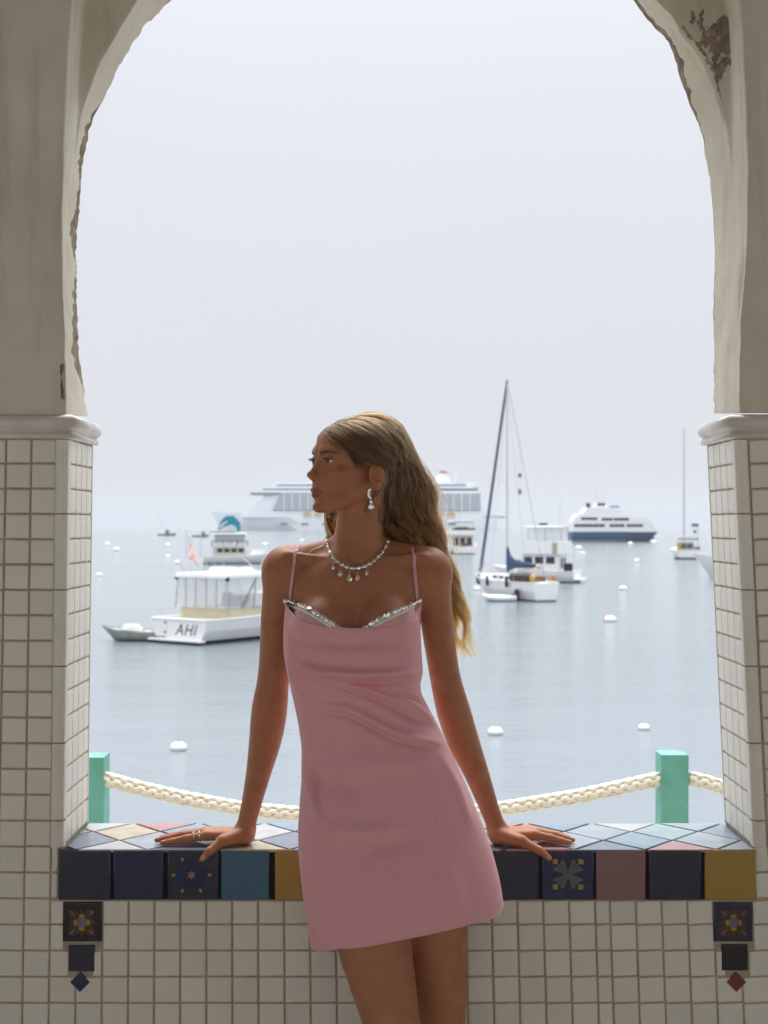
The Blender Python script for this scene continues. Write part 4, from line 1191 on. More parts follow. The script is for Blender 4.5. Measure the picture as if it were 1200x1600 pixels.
# ------------------------------------------------------------------ sea haze
hz = MB().box(-4600, 4600, -12, 4700, -6.0, 84.0).build('haze')
hm = bpy.data.materials.new('haze'); hm.use_nodes = True
hN, hL = hm.node_tree.nodes, hm.node_tree.links
hN.remove(hN['Principled BSDF'])
hv = hN.new('ShaderNodeVolumePrincipled')
hv.inputs['Color'].default_value = (0.66, 0.70, 0.76, 1); hv.inputs['Density'].default_value = 0.00014; hv.inputs['Anisotropy'].default_value = 0.2
hL.new(hv.outputs[0], hN['Material Output'].inputs['Volume'])
hz.data.materials.append(hm)
tag(hz, kind='stuff')
# ------------------------------------------------------------------ the woman: one implicit surface, meshed once
def A3(px, py, Y):
    return np.array(at(px, py, Y), float)
def XZ(px, Y, z):
    s = (CAM_D + Y) / CAM_D / PXM
    return np.array(((px - CENTRE) * s, Y, z), float)

def sd_cone(P, a, b, ra, rb):
    a = np.asarray(a, P.dtype); ba = np.asarray(b, P.dtype) - a
    q = P - a
    t = q @ ba; t /= P.dtype.type(ba @ ba); np.clip(t, 0, 1, out=t)
    x = q[:, 0] - t * ba[0]; y = q[:, 1] - t * ba[1]; z = q[:, 2] - t * ba[2]
    return np.sqrt(x * x + y * y + z * z) - (P.dtype.type(ra) + P.dtype.type(rb - ra) * t)
def sd_ell(P, c, r, R=None):
    q = P - np.asarray(c, P.dtype)
    if R is not None: q = q @ R.astype(P.dtype)
    r = np.asarray(r, P.dtype)
    u = q / r; v = u / r
    k0 = np.sqrt(np.einsum('ij,ij->i', u, u)); k1 = np.sqrt(np.einsum('ij,ij->i', v, v))
    return k0 * (k0 - 1) / np.maximum(k1, P.dtype.type(1e-9))
def smin(a, b, k):
    h = np.clip(0.5 + 0.5 * (b - a) / k, 0, 1)
    return b + (a - b) * h - k * h * (1 - h)
def smax(a, b, k):
    return -smin(-a, -b, k)

# head frame: x to her left, face towards -y, z up, origin between the eyes' level and the skull axis
HEAD_YAW = -math.radians(58)
HEAD_O = A3(553, 721, -0.085)
HR = np.array(Matrix.Rotation(HEAD_YAW, 3, 'Z') @ Matrix.Rotation(math.radians(1), 3, 'X'))   # columns: local axes in the world
def to_head(P): return (P - HEAD_O.astype(P.dtype)) @ HR.astype(P.dtype)
def from_head(p): return HEAD_O + HR @ np.asarray(p, float)
EAR_R = {}
for s_ in (-1, 1):
    EAR_R[s_] = np.array(Matrix.Rotation(math.radians(-24 * s_), 3, 'Z') @ Matrix.Rotation(math.radians(12), 3, 'X'))
V3 = lambda *a: np.array(a, float)

def head_sdf(Q):
    ax = np.abs(Q[:, 0])
    M = Q.copy(); M[:, 0] = ax                               # mirrored half
    d = sd_ell(Q, V3(0, 0.015, 0.026), (0.072, 0.093, 0.065))
    d = smin(d, sd_ell(Q, V3(0, -0.026, 0.020), (0.060, 0.056, 0.060)), 0.022)
    d = smin(d, sd_ell(Q, V3(0, -0.036, -0.040), (0.050, 0.046, 0.056)), 0.022)
    d = smin(d, sd_cone(M, V3(0.050, 0.004, -0.058), V3(0.014, -0.068, -0.0985), 0.012, 0.0125), 0.022)   # jaw line
    d = smin(d, sd_ell(Q, V3(0, -0.0865, -0.0975), (0.0160, 0.0155, 0.0132)), 0.013)                       # chin
    d = smin(d, sd_ell(M, V3(0.040, -0.058, -0.028), (0.021, 0.018, 0.015)), 0.018)                     # cheek bone
    d = smin(d, sd_ell(M, V3(0.028, -0.065, -0.050), (0.020, 0.018, 0.024)), 0.020)                     # cheek
    d = smin(d, sd_ell(Q, V3(0, -0.0838, -0.064), (0.026, 0.0175, 0.023)), 0.013)                         # muzzle
    d = smin(d, sd_cone(M, V3(0.011, -0.0815, 0.019), V3(0.040, -0.0720, 0.023), 0.0085, 0.007), 0.014)    # brow
    d = smax(d, -sd_ell(M, V3(0.032, -0.0985, 0.0005), (0.017, 0.014, 0.0105)), 0.012)                   # orbit
    # lids over the eyeball, open to an almond slit
    e = V3(0.0320, -0.0720, 0.000)
    lid = np.linalg.norm(M - e, axis=1) - 0.0138
    d = smin(d, lid, 0.006)
    sl = sd_ell(M, V3(0.0325, -0.0855, -0.0010), (0.0142, 0.0125, 0.0040))
    d = smax(d, -sl, 0.0020)
    d = smin(d, sd_cone(M, V3(0.0205, -0.0828, 0.0038), V3(0.0335, -0.0852, 0.0062), 0.0018, 0.0020), 0.003)      # upper lid
    d = smin(d, sd_cone(M, V3(0.0335, -0.0852, 0.0062), V3(0.0455, -0.0760, 0.0030), 0.0020, 0.0018), 0.003)
    # nose, set on a soft slope of the cheek
    d = smin(d, sd_ell(M, V3(0.0125, -0.0820, -0.030), (0.0135, 0.0120, 0.0215)), 0.013)
    d = smin(d, sd_cone(Q, V3(0, -0.0825, 0.005), V3(0, -0.1040, -0.0255), 0.0055, 0.0062), 0.012)
    d = smin(d, sd_ell(Q, V3(0, -0.1085, -0.0300), (0.0074, 0.0074, 0.0066)), 0.007)
    d = smin(d, sd_ell(M, V3(0.0090, -0.0980, -0.0352), (0.0048, 0.0078, 0.0052)), 0.009)
    d = smax(d, -sd_ell(M, V3(0.0052, -0.1035, -0.0405), (0.0024, 0.0042, 0.0026)), 0.003)
    d = smax(d, -sd_ell(Q, V3(0, -0.1055, -0.0525), (0.0030, 0.0030, 0.0060)), 0.005)                    # philtrum
    # lips
    up = sd_cone(M, V3(0.0040, -0.1010, -0.0622), V3(0.0205, -0.0880, -0.0672), 0.0048, 0.0022)
    lo = sd_cone(M, V3(0.0000, -0.0990, -0.0734), V3(0.0185, -0.0885, -0.0702), 0.0060, 0.0024)
    d = smin(d, np.minimum(up, lo), 0.0042)
    d = smax(d, -sd_cone(M, V3(0.0, -0.1070, -0.0678), V3(0.0225, -0.0918, -0.0688), 0.0011, 0.0007), 0.0020)
    d = smax(d, -sd_ell(Q, V3(0, -0.1045, -0.0855), (0.016, 0.0070, 0.0045)), 0.008)
    # ears
    for s_ in (1, -1):
        c = V3(0.0725 * s_, 0.014, -0.034)
        q = (Q - c.astype(Q.dtype)) @ EAR_R[s_].astype(Q.dtype)
        ear = sd_ell(q, V3(0, 0, 0.004), (0.0068, 0.0178, 0.0235))
        ear = smin(ear, sd_ell(q, V3(-0.001 * s_, -0.006, -0.018), (0.0058, 0.0082, 0.0100)), 0.007)
        ear = smax(ear, -sd_ell(q, V3(0.0062 * s_, -0.0012, 0.003), (0.0092, 0.0120, 0.0170)), 0.0025)
        ear = smin(ear, sd_ell(q, V3(0.0005 * s_, 0.0055, 0.004), (0.0036, 0.0036, 0.0105)), 0.003)
        ear = smin(ear, sd_ell(q, V3(0.000 * s_, -0.0145, -0.003), (0.0045, 0.0040, 0.0060)), 0.004)
        d = smin(d, ear, 0.006)
    return d

def spline(pts, rs, n):
    """smooth line through the joints, with radii"""
    Q = np.c_[np.array(pts), np.array(rs)]
    Q = np.vstack([2 * Q[0] - Q[1], Q, 2 * Q[-1] - Q[-2]])
    out = []
    for i in range(1, len(Q) - 2):
        for t in np.linspace(0, 1, n, endpoint=False):
            p0, p1, p2, p3 = Q[i - 1:i + 3]
            out.append(0.5 * ((2 * p1) + (p2 - p0) * t + (2 * p0 - 5 * p1 + 4 * p2 - p3) * t * t + (3 * p1 - p0 - 3 * p2 + p3) * t ** 3))
    out.append(Q[-2]); out = np.array(out)
    return out[:, :3], out[:, 3]
def chain(P, pts, rs, k=0.0):
    if len(pts) > 8:                                    # long upright limbs: only the layers near each piece
        d = np.full(len(P), 0.2, P.dtype); z = P[:, 2]
        for i in range(len(pts) - 1):
            r = max(rs[i], rs[i + 1]) + 0.035
            m = np.flatnonzero((z > min(pts[i][2], pts[i + 1][2]) - r) & (z < max(pts[i][2], pts[i + 1][2]) + r))
            if len(m): d[m] = np.minimum(d[m], sd_cone(P[m], pts[i], pts[i + 1], rs[i], rs[i + 1]))
        return d
    d = None
    for i in range(len(pts) - 1):
        c = sd_cone(P, pts[i], pts[i + 1], rs[i], rs[i + 1])
        d = c if d is None else (np.minimum(d, c) if k <= 0 else smin(d, c, k))
    return d

NECK_B = A3(557, 862, -0.075)
SH_L, SH_R = A3(443, 893, -0.072), A3(673, 896, -0.072)
def torso_sdf(P):
    d = sd_ell(P, A3(553, 990, -0.098), (0.134, 0.084, 0.165))
    d = smin(d, sd_ell(P, A3(557, 915, -0.085), (0.148, 0.060, 0.075)), 0.05)
    d = smin(d, sd_ell(P, A3(572, 1110, -0.122), (0.114, 0.080, 0.13)), 0.06)
    d = smin(d, sd_ell(P, A3(600, 1225, -0.125), (0.160, 0.100, 0.115)), 0.06)
    for px in (502, 607):
        d = smin(d, sd_ell(P, A3(px, 978, -0.158), (0.060, 0.060, 0.058)), 0.024)
    d = smax(d, -sd_cone(P, A3(554, 948, -0.222), A3(554, 1000, -0.240), 0.006, 0.010), 0.022)    # cleavage
    nb = from_head((0, 0.022, -0.055))
    d = smin(d, sd_cone(P, NECK_B, nb, 0.052, 0.047), 0.030)
    for S, px in ((SH_L, 448), (SH_R, 668)):
        d = smin(d, sd_cone(P, A3(558 + (px - 560) * 0.22, 859, -0.050), A3(px, 877, -0.055), 0.028, 0.029), 0.026)     # trapezius
        d = smin(d, sd_ell(P, S, (0.043, 0.043, 0.045)), 0.035)
    d = smin(d, sd_cone(P, A3(541, 880, -0.120), A3(452, 869, -0.100), 0.0095, 0.0115), 0.010)                           # collar bones
    d = smin(d, sd_cone(P, A3(575, 880, -0.120), A3(660, 871, -0.100), 0.0085, 0.0105), 0.013)
    d = smax(d, -sd_ell(P, A3(558, 874, -0.150), (0.012, 0.012, 0.014)), 0.016)
    d = smin(d, sd_cone(P, from_head((0.052, 0.030, -0.040)), A3(566, 880, -0.116), 0.013, 0.0095), 0.016)             # neck muscle
    d = smin(d, sd_cone(P, from_head((-0.050, 0.030, -0.040)), A3(549, 880, -0.116), 0.012, 0.009), 0.016)
    return d
ARM_L = ([SH_L, A3(434, 960, -0.055), A3(428, 1050, -0.028), A3(421, 1108, -0.012), A3(415, 1154, 0.004), A3(403, 1212, 0.024), A3(389, 1272, 0.042), A3(383, 1296, 0.048)],
         [0.042, 0.0365, 0.0345, 0.0395, 0.0365, 0.0275, 0.0215, 0.0225])
ARM_R = ([SH_R, A3(681, 960, -0.055), A3(694, 1050, -0.028), A3(709, 1112, -0.010), A3(724, 1158, 0.004), A3(746, 1212, 0.022), A3(768, 1272, 0.042), A3(777, 1296, 0.048)],
         [0.042, 0.0365, 0.0335, 0.0375, 0.0355, 0.0275, 0.0210, 0.0225])
ARM_L, ARM_R = spline(*ARM_L, 3), spline(*ARM_R, 3)
ZS = float(zs)
HAND = {}
HAND['L'] = dict(
    wrist=A3(384, 1296, 0.048), heel=[XZ(384, 0.030, ZS + 0.022), XZ(384, 0.060, ZS + 0.020)],
    fingers=[([XZ(323, 0.030, ZS + .022), XZ(291, 0.026, ZS + .0165), XZ(270, 0.024, ZS + .0105), XZ(254, 0.0225, ZS + .0075)], [.0102, .0086, .0076, .0058]),
             ([XZ(318, 0.050, ZS + .023), XZ(284, 0.049, ZS + .0190), XZ(261, 0.047, ZS + .0120), XZ(245, 0.0465, ZS + .0078)], [.0102, .0088, .0076, .0058]),
             ([XZ(321, 0.069, ZS + .022), XZ(289, 0.071, ZS + .0175), XZ(267, 0.072, ZS + .0110), XZ(252, 0.0725, ZS + .0075)], [.0098, .0082, .0072, .0056]),
             ([XZ(329, 0.086, ZS + .020), XZ(305, 0.091, ZS + .0150), XZ(289, 0.094, ZS + .0100), XZ(278, 0.0955, ZS + .0070)], [.0090, .0074, .0066, .0052])],
    thumb=([XZ(372, 0.024, ZS + .021), XZ(347, 0.002, ZS + .017), XZ(328, -0.0185, ZS - .001), XZ(317, -0.0215, ZS - .0165)], [.0150, .0118, .0094, .0066]))
HAND['R'] = dict(
    wrist=A3(777, 1296, 0.048), heel=[XZ(777, 0.030, ZS + 0.022), XZ(777, 0.060, ZS + 0.020)],
    fingers=[([XZ(836, 0.031, ZS + .023), XZ(861, 0.028, ZS + .0175), XZ(878, 0.026, ZS + .0110), XZ(890, 0.0255, ZS + .0076)], [.0102, .0086, .0076, .0058]),
             ([XZ(838, 0.050, ZS + .024), XZ(866, 0.050, ZS + .0185), XZ(883, 0.049, ZS + .0115), XZ(895, 0.0485, ZS + .0078)], [.0102, .0088, .0076, .0058]),
             ([XZ(835, 0.069, ZS + .023), XZ(861, 0.071, ZS + .0175), XZ(877, 0.072, ZS + .0110), XZ(888, 0.0725, ZS + .0075)], [.0098, .0082, .0072, .0056]),
             ([XZ(829, 0.086, ZS + .021), XZ(848, 0.092, ZS + .0150), XZ(860, 0.095, ZS + .0100), XZ(868, 0.0965, ZS + .0070)], [.0090, .0074, .0066, .0052])],
    thumb=([XZ(788, 0.024, ZS + .021), XZ(815, 0.001, ZS + .017), XZ(843, -0.0180, ZS + .000), XZ(858, -0.0215, ZS - .0160)], [.0150, .0118, .0094, .0066]))
def hand_sdf(P, h):
    palm = sd_cone(P, h['wrist'], (h['heel'][0] + h['heel'][1]) / 2, 0.022, 0.019)
    palm = smin(palm, sd_cone(P, h['heel'][0], h['heel'][1], 0.0165, 0.0160), 0.012)
    for i, (pts, rs) in enumerate(h['fingers']):
        u = i / 3
        base = h['heel'][0] * (1 - u) + h['heel'][1] * u
        palm = smin(palm, sd_cone(P, base, pts[0], 0.0135, 0.0108), 0.010)
    palm = smin(palm, sd_cone(P, h['heel'][0], h['thumb'][0][1], 0.0140, 0.0120), 0.012)
    out = palm
    for (pts, rs) in h['fingers'] + [h['thumb']]:
        out = np.minimum(out, smin(palm, chain(P, pts, rs, 0.003), 0.006))
    return out
LEGS = [([A3(548, 1262, -0.150), A3(568, 1400, -0.185), A3(588, 1490, -0.215), A3(612, 1595, -0.262), XZ(622, -0.275, 0.455), XZ(628, -0.262, 0.39), XZ(640, -0.235, 0.27), XZ(648, -0.235, 0.10), XZ(650, -0.24, 0.06)],
         [0.088, 0.0815, 0.0745, 0.0575, 0.0530, 0.0500, 0.0505, 0.0330, 0.0330]),
        ([A3(648, 1262, -0.125), A3(668, 1400, -0.125), A3(682, 1490, -0.128), A3(689, 1595, -0.135), XZ(690, -0.140, 0.455), XZ(690, -0.132, 0.39), XZ(690, -0.105, 0.27), XZ(690, -0.095, 0.10), XZ(690, -0.10, 0.06)],
         [0.085, 0.0760, 0.0660, 0.0525, 0.0500, 0.0480, 0.0500, 0.0330, 0.0330])]
LEGS = [spline(*L, 3) for L in LEGS]
def leg_sdf(P, L):
    d = chain(P, L[0], L[1])
    an = L[0][-1]
    d = smin(d, sd_cone(P, an + V3(0, 0.035, -0.030), an + V3(0, -0.060, -0.030), 0.028, 0.026), 0.02)
    d = smin(d, sd_cone(P, an + V3(0, -0.060, -0.032), an + V3(0, -0.150, -0.042), 0.030, 0.017), 0.02)
    return d

def bounds(pts, r): 
    pts = np.array(pts); return pts.min(0) - r, pts.max(0) + r
GROUPS = [
    (lambda P: head_sdf(to_head(P)), (HEAD_O - V3(0.115, 0.125, 0.115), HEAD_O + V3(0.115, 0.125, 0.11)), 0.016),
    (torso_sdf, (A3(553, 1230, -0.11) - V3(0.36, 0.25, 0.20), A3(553, 800, -0.11) + V3(0.30, 0.22, 0.12)), 0.022),
    (lambda P: chain(P, *ARM_L), bounds(ARM_L[0], 0.06), 0.022), (lambda P: chain(P, *ARM_R), bounds(ARM_R[0], 0.06), 0.022),
    (lambda P: hand_sdf(P, HAND['L']), bounds([p for f in HAND['L']['fingers'] for p in f[0]] + HAND['L']['thumb'][0] + [HAND['L']['wrist']], 0.03), 0.008),
    (lambda P: hand_sdf(P, HAND['R']), bounds([p for f in HAND['R']['fingers'] for p in f[0]] + HAND['R']['thumb'][0] + [HAND['R']['wrist']], 0.03), 0.008),
    (lambda P: leg_sdf(P, LEGS[0]), bounds(LEGS[0][0], 0.20), 0.02), (lambda P: leg_sdf(P, LEGS[1]), bounds(LEGS[1][0], 0.20), 0.02)]
MARG = 0.03
def body_sdf(P):
    P = np.asarray(P, np.float32)
    d = np.full(len(P), 0.5, np.float32)
    for f, (lo, hi), k in GROUPS:
        m = np.all((P > lo - MARG) & (P < hi + MARG), axis=1)
        if m.any():
            v = f(P[m]); d[m] = np.where(d[m] > 0.4, np.minimum(v, 0.4), smin(d[m], v, k))
    return d
def body_grad(P, e=0.0015):
    g = np.stack([body_sdf(P + np.eye(3)[k] * e) - body_sdf(P - np.eye(3)[k] * e) for k in range(3)], 1)
    return g / np.maximum(np.linalg.norm(g, axis=1), 1e-9)[:, None]

def surface_nets(f, lo, hi, h, zline, nb=6):
    """sparse naive surface nets over the blocks that hold the surface"""
    lo = np.asarray(lo, float); B = h * nb
    nblk = np.array([int(np.ceil((hi[0] - lo[0]) / B)), int(np.ceil((hi[1] - lo[1]) / B)), (len(zline) - 1) // nb])
    zi_ = np.arange(len(zline))
    def place(ip):
        return np.c_[lo[0] + ip[:, 0] * h, lo[1] + ip[:, 1] * h, np.interp(ip[:, 2], zi_, zline)]
    g = np.stack(np.meshgrid(*[np.arange(n) for n in nblk], indexing='ij'), -1).reshape(-1, 3)
    a0, a1 = place(g * nb), place((g + 1) * nb)
    dv = f((a0 + a1) / 2)
    g = g[np.abs(dv) < 0.58 * np.linalg.norm(a1 - a0, axis=1)]
    o = np.stack(np.meshgrid(*[np.arange(nb + 1)] * 3, indexing='ij'), -1).reshape(-1, 3)
    n1 = nb + 1
    cells_key, cells_pos = [], []
    N = nblk * nb + 2
    edges = [(a, b) for a in range(8) for b in range(8) if a < b and bin(a ^ b).count('1') == 1]
    corner = np.array([[(k >> 0) & 1, (k >> 1) & 1, (k >> 2) & 1] for k in range(8)])
    sgn = {}
    quads = []
    for s0 in range(0, len(g), 1500):
        gb = g[s0:s0 + 1500]
        ip = (gb[:, None, :] * nb + o[None]).reshape(-1, 3)
        v = f(place(ip)).reshape(len(gb), n1, n1, n1)
        cv = np.stack([v[:, c_[0]:c_[0] + nb, c_[1]:c_[1] + nb, c_[2]:c_[2] + nb] for c_ in corner], -1)
        neg = (cv < 0).sum(-1)
        act = np.argwhere((neg > 0) & (neg < 8))
        if not len(act): continue
        w = cv[act[:, 0], act[:, 1], act[:, 2], act[:, 3]]
        acc = np.zeros((len(act), 3)); cnt = np.zeros(len(act))
        for a, b_ in edges:
            m = (w[:, a] < 0) != (w[:, b_] < 0)
            t = w[m, a] / (w[m, a] - w[m, b_])
            acc[m] += corner[a] + (corner[b_] - corner[a]) * t[:, None]; cnt[m] += 1
        ci = gb[act[:, 0]] * nb + act[:, 1:]
        cells_pos.append(place(ci + acc / cnt[:, None]))
        cells_key.append((ci[:, 0] * N[1] + ci[:, 1]) * N[2] + ci[:, 2])
        for ax in range(3):
            b_ = 1 << ax
            m = (w[:, 0] < 0) != (w[:, b_] < 0)
            quads.append(np.c_[np.full(m.sum(), ax), ci[m], (w[m, 0] < 0)])
    key = np.concatenate(cells_key); pos = np.concatenate(cells_pos)
    srt = np.argsort(key); key = key[srt]; pos = pos[srt]
    Q = np.concatenate(quads).astype(np.int64)
    F = []
    off = {0: [(0, 0, 0), (0, -1, 0), (0, -1, -1), (0, 0, -1)], 1: [(0, 0, 0), (0, 0, -1), (-1, 0, -1), (-1, 0, 0)], 2: [(0, 0, 0), (-1, 0, 0), (-1, -1, 0), (0, -1, 0)]}
    for ax in range(3):
        q = Q[Q[:, 0] == ax]
        idx = []; ok = np.ones(len(q), bool)
        for d_ in off[ax]:
            cc = q[:, 1:4] + np.array(d_)
            kk = (cc[:, 0] * N[1] + cc[:, 1]) * N[2] + cc[:, 2]
            i = np.searchsorted(key, kk); i = np.minimum(i, len(key) - 1)
            ok &= key[i] == kk; idx.append(i)
        f4 = np.stack(idx, 1)[ok]; flip = q[ok, 4] == 0
        f4[flip] = f4[flip][:, ::-1]
        F.append(f4)
    return pos, np.concatenate(F)

def np_mesh(name, V, F, m=None, parent=None, smooth=True):
    me = bpy.data.meshes.new(name)
    me.vertices.add(len(V)); me.vertices.foreach_set('co', np.asarray(V, np.float32).ravel())
    k = F.shape[1]
    me.loops.add(F.size); me.loops.foreach_set('vertex_index', F.astype(np.int32).ravel())
    me.polygons.add(len(F)); me.polygons.foreach_set('loop_start', np.arange(0, F.size, k, dtype=np.int32))
    me.polygons.foreach_set('loop_total', np.full(len(F), k, np.int32))
    me.polygons.foreach_set('use_smooth', np.full(len(F), smooth))
    me.update(calc_edges=True); me.validate()
    if m is not None: me.materials.append(m)
    return link(bpy.data.objects.new(name, me), parent)

person = empty('person', (0, 0, 0))
tag(person, 'woman in pink mini dress leaning on the sill, looking left', 'person')
ZL = [-0.03]
while ZL[-1] < 1.775:                                    # finer layers at the hands and the head
    z_ = ZL[-1]
    ZL.append(z_ + (0.010 if z_ < 0.36 else 0.0045 if z_ < 0.64 else 0.006 if z_ < 0.74 else 0.0021 if z_ < 0.835 else 0.0050 if z_ < 1.25 else 0.0034 if z_ < 1.50 else 0.0020 if z_ < 1.675 else 0.004))
bv, bf = surface_nets(body_sdf, (-0.54, -0.46, -0.03), (0.46, 0.16, 1.66), 0.0024, np.array(ZL))

def skin_colours(V):
    """real colouring of the skin: lips, brows, blush, nails, scalp under the hair"""
    c = np.tile(np.array([0.430, 0.188, 0.096]), (len(V), 1))
    q = to_head(V); m = np.abs(q[:, 0])
    near = np.linalg.norm(q, axis=1) < 0.16
    def blend(mask, col):
        c[:] = c * (1 - mask[:, None]) + np.array(col) * mask[:, None]
    def soft(d, w): return np.clip(0.5 - d / w, 0, 1)
    M = q.copy(); M[:, 0] = m
    up = sd_cone(M, V3(0.0040, -0.1030, -0.0618), V3(0.0220, -0.0900, -0.0675), 0.0056, 0.0024)
    lo_ = sd_cone(M, V3(0.0, -0.1020, -0.0738), V3(0.0195, -0.0905, -0.0702), 0.0068, 0.0024)
    blend(soft(np.minimum(up, lo_) - 0.0004, 0.002) * near, (0.31, 0.095, 0.070))
    blend(soft(sd_ell(M, V3(0.040, -0.075, -0.032), (0.024, 0.03, 0.018)), 0.02) * near * 0.35, (0.42, 0.15, 0.09))
    br = sd_cone(M * V3(1, 0.2, 1), V3(0.013, -0.018, 0.0160), V3(0.033, -0.018, 0.0180), 0.0032, 0.0034); br2 = sd_cone(M * V3(1, 0.2, 1), V3(0.033, -0.018, 0.0180), V3(0.048, -0.016, 0.0158), 0.0032, 0.0012)
    dark = soft(np.minimum(br, br2) - 0.0002, 0.005) * near * (q[:, 1] < -0.05)
    blend(dark * 0.62, (0.12, 0.058, 0.032))
    lash = np.abs(sd_ell(M, V3(0.0325, -0.0855, -0.0010), (0.0148, 0.0125, 0.0048)))
    blend(soft(lash - 0.0008, 0.0014) * near * (M[:, 2] > 0.0005) * 0.9, (0.03, 0.016, 0.011))
    scalp = np.clip((sd_ell(q, V3(0, -0.072, -0.020), (0.066, 0.064, 0.0790))) / 0.006, 0, 1) * near * np.clip((q[:, 2] + 0.026) / 0.020, 0, 1) 
    earm = np.clip(1 - (np.linalg.norm((M - V3(0.0735, 0.012, -0.032)) * V3(1, 1, 0.75), axis=1) - 0.026) / 0.006, 0, 1)
    blend(scalp * (1 - earm), (0.055, 0.030, 0.016))
    red = np.zeros(len(V))                              # warmer at the joints
    for p_, r_ in [(ARM_L[0][9], 0.05), (ARM_R[0][9], 0.05), (SH_L, 0.05), (SH_R, 0.05)] + [(q_, 0.012) for h in HAND.values() for f_ in h['fingers'] + [h['thumb']] for q_ in f_[0][:3]]:
        red = np.maximum(red, np.clip(1 - np.linalg.norm(V - p_, axis=1) / (r_ * 1.5), 0, 1))
    blend(red * 0.5, (0.50, 0.165, 0.09))
    for h in HAND.values():
        for (pts, rs) in h['fingers'] + [h['thumb']]:
            t = pts[-1]; ax_ = (pts[-1] - pts[-2]); ax_ /= np.linalg.norm(ax_)
            n_ = V3(0, 0, 1) - ax_ * ax_[2]
            if pts is h['thumb'][0]: n_ = V3(0, -1, 0.2) - ax_ * (ax_ @ V3(0, -1, 0.2))
            n_ /= np.linalg.norm(n_)
            w_ = V - (t + n_ * rs[-1] * 0.9 - ax_ * 0.002)
            side = np.cross(ax_, n_)
            e_ = ((w_ @ ax_) / 0.0065) ** 2 + ((w_ @ side) / 0.0042) ** 2 + ((w_ @ n_) / 0.004) ** 2
            blend(np.clip((1.1 - e_) / 0.25, 0, 1), (0.56, 0.31, 0.24))
    return c
def skin_material():
    m = bpy.data.materials.new('skin'); m.use_nodes = True
    N, L = m.node_tree.nodes, m.node_tree.links
    b = N['Principled BSDF']
    a = N.new('ShaderNodeAttribute'); a.attribute_name = 'tint'
    tc = N.new('ShaderNodeTexCoord')
    n = N.new('ShaderNodeTexNoise'); n.inputs['Scale'].default_value = 26; n.inputs['Detail'].default_value = 6; n.inputs['Roughness'].default_value = 0.7
    L.new(tc.outputs['Object'], n.inputs['Vector'])
    r = N.new('ShaderNodeMapRange'); r.inputs['From Min'].default_value = 0.3; r.inputs['From Max'].default_value = 0.7; r.inputs['To Min'].default_value = 0.82; r.inputs['To Max'].default_value = 1.10
    L.new(n.outputs['Fac'], r.inputs['Value'])
    h = N.new('ShaderNodeHueSaturation'); L.new(r.outputs[0], h.inputs['Value']); L.new(a.outputs['Color'], h.inputs['Color'])
    L.new(h.outputs[0], b.inputs['Base Color'])
    b.inputs['Roughness'].default_value = 0.50
    b.inputs['Specular IOR Level'].default_value = 0.30
    b.inputs['Subsurface Weight'].default_value = 0.22
    b.inputs['Subsurface Radius'].default_value = (1.0, 0.35, 0.2)
    b.inputs['Subsurface Scale'].default_value = 0.006
    pn = N.new('ShaderNodeTexNoise'); pn.inputs['Scale'].default_value = 420; pn.inputs['Detail'].default_value = 3
    L.new(tc.outputs['Object'], pn.inputs['Vector'])
    bp = N.new('ShaderNodeBump'); bp.inputs['Strength'].default_value = 0.22; bp.inputs['Distance'].default_value = 0.002
    L.new(pn.outputs['Fac'], bp.inputs['Height']); L.new(bp.outputs[0], b.inputs['Normal'])
    return m
body = np_mesh('body', bv, bf, skin_material(), person)
ca = body.data.color_attributes.new('tint', 'FLOAT_COLOR', 'POINT')
ca.data.foreach_set('color', np.c_[skin_colours(bv), np.ones(len(bv))].astype(np.float32).ravel())

# eyes
def eye_material():
    m = bpy.data.materials.new('eye'); m.use_nodes = True
    N, L = m.node_tree.nodes, m.node_tree.links
    b = N['Principled BSDF']; b.inputs['Roughness'].default_value = 0.08
    tc = N.new('ShaderNodeTexCoord'); se = N.new('ShaderNodeSeparateXYZ'); L.new(tc.outputs['Object'], se.inputs[0])
    cr = N.new('ShaderNodeValToRGB'); e = cr.color_ramp.elements
    e[0].position = 0.0; e[0].color = (0.01, 0.008, 0.007, 1); e[1].position = 1.0; e[1].color = (0.62, 0.56, 0.52, 1)
    for p_, c_ in ((0.10, (0.01, 0.008, 0.007, 1)), (0.13, (0.10, 0.085, 0.05, 1)), (0.30, (0.075, 0.085, 0.075, 1)), (0.335, (0.03, 0.03, 0.03, 1)), (0.37, (0.62, 0.56, 0.52, 1))):
        x = e.new(p_); x.color = c_
    r = N.new('ShaderNodeMapRange'); r.inputs['From Min'].default_value = -0.0122; r.inputs['From Max'].default_value = -0.0050
    L.new(se.outputs['Y'], r.inputs['Value']); L.new(r.outputs[0], cr.inputs['Fac']); L.new(cr.outputs[0], b.inputs['Base Color'])
    return m
eye_m = eye_material()
